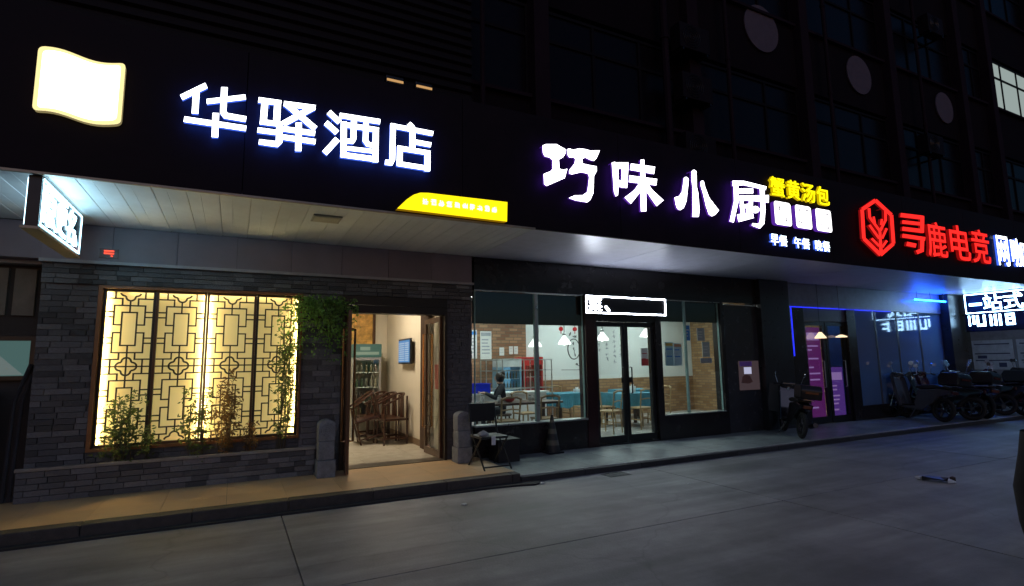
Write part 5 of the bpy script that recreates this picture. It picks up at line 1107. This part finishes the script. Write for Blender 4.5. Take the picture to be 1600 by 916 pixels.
# ------------------------------------------------------------------ scooters
TYRE = mat('tyre_rubber', (.012, .012, .012), .85); RIM = mat('wheel_rim', (.06, .06, .065), .4, .6); CHROME = mat('chrome', (.7, .7, .72), .12, 1.0, var=.05); SEATM = mat('seat_vinyl', (.014, .013, .014), .45)
def scooter(lab, loc, rz, paint, box=True, apron=False):
    t = thing('parked_scooter', lab, 'scooter', loc, rz, 'scooters parked on the pavement', local=True)
    t.rotation_euler = (R(7), 0, rz)
    for X in (.62, -.62):
        tor = []
        for k in range(9): a = R(k * 45); tor.append((.225 + .045 * math.cos(a), .045 * math.sin(a)))
        wb = MB().lathe(tor, (X, 0, .27), 24, axis='y', cap=False).build('tyre', TYRE, t, smooth=True)
        rm = MB().lathe([(.17, -.03), (.182, -.02), (.182, .02), (.17, .03)], (X, 0, .27), 20, axis='y', cap=False)
        for k in range(5): a = R(72 * k); rm.bar((X, 0, .27), (X + .175 * math.cos(a), 0, .27 + .175 * math.sin(a)), .03, .02)
        rm.lathe([(.04, -.05), (.04, .05)], (X, 0, .27), 10, axis='y'); rm.build('rim', RIM, wb)
    body = [(-.80, .60), (-.86, .70), (-.62, .74), (-.12, .70), (-.06, .52), (-.02, .33), (.26, .33), (.32, .26), (-.18, .22), (-.36, .34), (-.62, .56)]
    MB().prism(body, 'y', -.13, .13).build('body_shell', paint, t, bevel=.025)
    MB().prism([(.24, .30), (.31, .28), (.52, .90), (.56, 1.02), (.47, 1.02), (.42, .92)], 'y', -.19, .19).build('leg_shield', paint, t, bevel=.022)
    MB().prism([(.36, .50), (.52, .56), (.70, .56), (.84, .46), (.86, .42), (.72, .51), (.55, .50), (.40, .44)], 'y', -.075, .075).build('front_fender', paint, t, bevel=.012)
    MB().box(-.05, .30, -.15, .15, .332, .352).build('floorboard', BLACKMETAL, t)
    st = [(-.72, .745), (-.70, .80), (-.50, .83), (-.22, .81), (-.08, .79), (-.05, .74), (-.2, .715), (-.62, .745)]
    MB().prism(st, 'y', -.135, .135).build('seat', SEATM, t, bevel=.03)
    f = MB()
    for s in (-1, 1): f.tube([(.62, s * .075, .27), (.50, s * .06, .72)], .02, 6)
    f.tube([(.50, 0, .72), (.44, 0, 1.02)], .03, 8); f.build('fork', CHROME, t)
    hb = MB().tube([(.34, -.34, 1.06), (.40, -.25, 1.08), (.45, 0, 1.04), (.40, .25, 1.08), (.34, .34, 1.06)], .014, 8).build('handlebar', BLACKMETAL, t)
    for s in (-1, 1):
        MB().tube([(.34, s * .34, 1.06), (.37, s * .24, 1.075)], .02, 8).build('grip', TYRE, hb)
        m_ = MB(); m_.tube([(.40, s * .24, 1.08), (.42, s * .30, 1.26)], .006, 5); m_.build('mirror_stem', CHROME, t)
        MB().lathe([(.01, -.012), (.05, -.01), (.055, .0), (.05, .006)], (.42, s * .31, 1.30), 14, axis='y').build('mirror', CHROME, t).rotation_euler = (0, 0, 0)
    MB().prism([(.44, .98), (.58, .98), (.57, 1.06), (.50, 1.12), (.42, 1.1)], 'y', -.14, .14).build('handlebar_cover', paint, t, bevel=.02)
    MB().lathe([(.07, 0), (.065, .02), (.03, .035)], (.575, 0, 1.02), 14, axis='z').build('headlight', CHROME, t, smooth=True)
    MB().box(-.90, -.86, -.08, .08, .62, .69).build('tail_light', mat('tail_red', (.06, .004, .004), .25), t, bevel=.008)
    rk = MB(); rk.tube([(-.55, -.1, .78), (-.95, -.1, .80), (-.95, .1, .80), (-.55, .1, .78)], .011, 6); rk.build('rear_rack', CHROME, t)
    MB().tube([(-.1, .16, .27), (-.05, .28, .03), (.04, .28, .02)], .012, 6).build('side_stand', RIM, t)
    MB().tube([(-.3, -.15, .25), (-.62, -.16, .26), (-.92, -.16, .32)], [.03, .045, .05], 8).build('exhaust', BLACKMETAL, t)
    if box: 
        bx = MB().prism([(-1.10, .82), (-.66, .82), (-.64, 1.0), (-.70, 1.10), (-1.06, 1.10), (-1.12, 1.0)], 'y', -.2, .2).build('top_box', BLACKMETAL, t, bevel=.025); MB().box(-1.125, -1.11, -.12, .12, .93, .97).build('reflector', mat('tail_red', (.3, .01, .01), .25), bx)
    if apron:
        ap = MB(); 
        for s in (0, 1):
            for k in range(8): u = k / 7; ap.v += [(.60 - .06 * math.sin(u * 3.14) + s * .012, -.36 + .72 * u, 1.06), (.74 - .08 * math.sin(u * 3.14) + s * .012, -.34 + .68 * u, .42)]
        for k in range(7): a = 2 * k; ap.f += [(a, a + 1, a + 3, a + 2), (16 + a, 16 + a + 2, 16 + a + 3, 16 + a + 1)]; ap.m += [0, 0]
        ap.build('wind_apron', mat('apron_grey', (.05, .048, .05), .7), t, smooth=True)
    return t
PB = mat('scooter_black', (.010, .010, .012), .18, coat=.6, var=.1); PR = mat('scooter_wine', (.05, .008, .012), .2, coat=.6, var=.1); PG = mat('scooter_grey', (.06, .06, .068), .22, coat=.6, var=.1); PBl = mat('scooter_blue', (.015, .02, .05), .2, coat=.5)
scooter('black scooter with grey wind apron and top box next to the poster panel', (9.8, 7.25, .088), R(52), PB, True, True).scale = (.9, .9, .9)
for lab, X, Y, rz, p, b in (('grey scooter leftmost in the cluster before the cafe glass', 14.5, 7.4, 78, PG, True), ('black scooter second in the cluster before the cafe glass', 15.05, 7.2, 108, PB, False), ('wine red scooter in the middle of the right cluster', 15.7, 7.4, 88, PR, True),
                         ('dark blue scooter right of the wine red one', 16.2, 7.15, 58, PBl, False), ('black scooter just left of the dark column', 16.95, 7.35, 112, PB, True), ('grey scooter directly before the dark column', 17.5, 7.05, 75, PG, False), ('wine red scooter right of the dark column', 18.7, 7.15, 104, PR, True), ('black scooter farthest right by the frame edge', 20.3, 7.2, 62, PB, False), ('grey scooter parked in the passage, beyond all others', 21.3, 7.6, 80, PG, True)):
    scooter(lab, (X, Y, .09), R(rz), p, b)

# ------------------------------------------------------------------ small street things
t = thing('traffic_cone', 'black and yellow warning cone under the left restaurant window', 'cone', (4.72, 7.88, .088))
MB().box(4.58, 4.86, 7.74, 8.0 - .02, .089, .12).build('base', BLACKMETAL, t, bevel=.008)
CO = mat('cone_dark', (.014, .014, .014), .6); CYe = mat('cone_yellow', (.10, .09, .06), .5)
zs = [.12, .22, .30, .40, .48, .58, .62, .70]
for k in range(7): ra, rb = .125 - .105 * (zs[k] - .12) / .58, .125 - .105 * (zs[k + 1] - .12) / .58; MB().lathe([(ra, zs[k]), (rb, zs[k + 1])], (4.72, 7.87, 0), 20).build('band', CYe if k in (1, 3, 5) else CO, t, smooth=False)
t = thing('folding_chair', 'black folding chair with white tag beside the right stone post', 'chair', (3.28, 7.15, .12))
FC = mat('chair_black', (.009, .009, .010), .4)
MB().box(3.06, 3.48, 7.0, 7.4, .52, .55).build('seat', FC, t, bevel=.008); MB().box(3.07, 3.47, 7.42, 7.45, .72, .98).build('backrest', FC, t, bevel=.008)
for X in (3.07, 3.47):
    MB().tube([(X, 6.90, .122), (X, 7.36, .60), (X, 7.44, .98)], .013, 6).build('leg', FC, t); MB().tube([(X, 7.45, .122), (X, 7.02, .53)], .013, 6).build('leg', FC, t)
MB().tube([(3.07, 6.93, .16), (3.47, 6.93, .16)], .01, 6).build('crossbar', FC, t); MB().box(3.215, 3.275, 6.982, 6.990, .44, .56).build('tag', mat('tag_white', (.6, .62, .65), .5), t)
t = thing('dark_box', 'dark box on the pavement behind the folding chair', 'box', (3.75, 7.6, .088)); MB().box(3.56, 3.92, 7.5, 7.85, .089, .4).build('carton', mat('box_dark', (.008, .007, .008), .6), t, bevel=.012); MB().box(3.55, 3.93, 7.49, 7.86, .4, .425).build('lid', mat('box_lid', (.010, .009, .010), .5), t, bevel=.01)
t = thing('grey_glove', 'crumpled grey cloth lying on the black folding chair', 'cloth', (3.12, 7.1, .55)); mb = MB(); rng = random.Random(4)
bm_pts = []
mb.lathe([(.01, 0), (.06, .005), (.075, .03), (.05, .06), (.01, .07)], (3.14, 7.1, .551), 9); mb.v = [(v[0] + rng.uniform(-.018, .018), v[1] + rng.uniform(-.018, .018), max(.551, v[2] + rng.uniform(-.012, .012))) for v in mb.v]; mb.build('cloth', mat('cloth_grey', (.3, .31, .33), .9), t, smooth=True)
# crushed litter on the road
t = thing('crushed_carton', 'flattened black and white carton lying on the road', 'litter', (7.95, 3.9, 0))
def lay(pts, z0, z1, name, m_, sd):
    q = MB(); q.prism(pts, 'z', z0, z1); rg = random.Random(sd)
    q.v = [(7.95 + .42 * v[0] + .9 * v[1], 3.92 - .9 * v[0] + .42 * v[1], max(.003, v[2] + rg.uniform(-.012, .02))) for v in q.v]; q.build(name, m_, t)
lay([(-.14, -.05), (-.04, -.065), (.09, -.055), (.13, .01), (.04, .06), (-.06, .045), (-.13, .05)], .012, .045, 'dark_sheet', mat('litter_black', (.012, .012, .014), .35), 1)
LWm = mat('litter_white', (.6, .62, .66), .5)
lay([(-.21, -.04), (-.15, -.05), (-.13, .03), (-.19, .045)], .004, .035, 'white_flap', LWm, 2); lay([(.12, -.07), (.19, -.05), (.2, .02), (.13, .03)], .004, .03, 'white_flap', LWm, 3)
lay([(.14, .03), (.20, .05), (.17, .08)], .02, .07, 'torn_corner', mat('litter_black', (.012, .012, .014), .35), 4)
def scrap(lab, X, Y, s, sd):
    rng = random.Random(sd); mb = MB(); n = 7
    mb.prism([(X + s * rng.uniform(.6, 1) * math.cos(2 * math.pi * k / n), Y + s * .6 * rng.uniform(.6, 1) * math.sin(2 * math.pi * k / n)) for k in range(n)], 'z', .003, .012)
    mb.v = [(a, b, z + .006 * rng.random()) for a, b, z in mb.v]; o = mb.build('paper_scrap', PAP, None, org=(X, Y, 0)); tag(o, lab, 'litter', 'paper scraps on the ground')
import sys
scrap('tiny white paper scrap on the road before the entrance', 2.35, 5.85, .045, 1)
scrap('tiny white paper scrap at the end of the hotel step', 3.62, 6.62 - .3, .04, 2)
scrap('tiny white paper scrap on the open road right of centre', 5.2, 5.35, .03, 3)
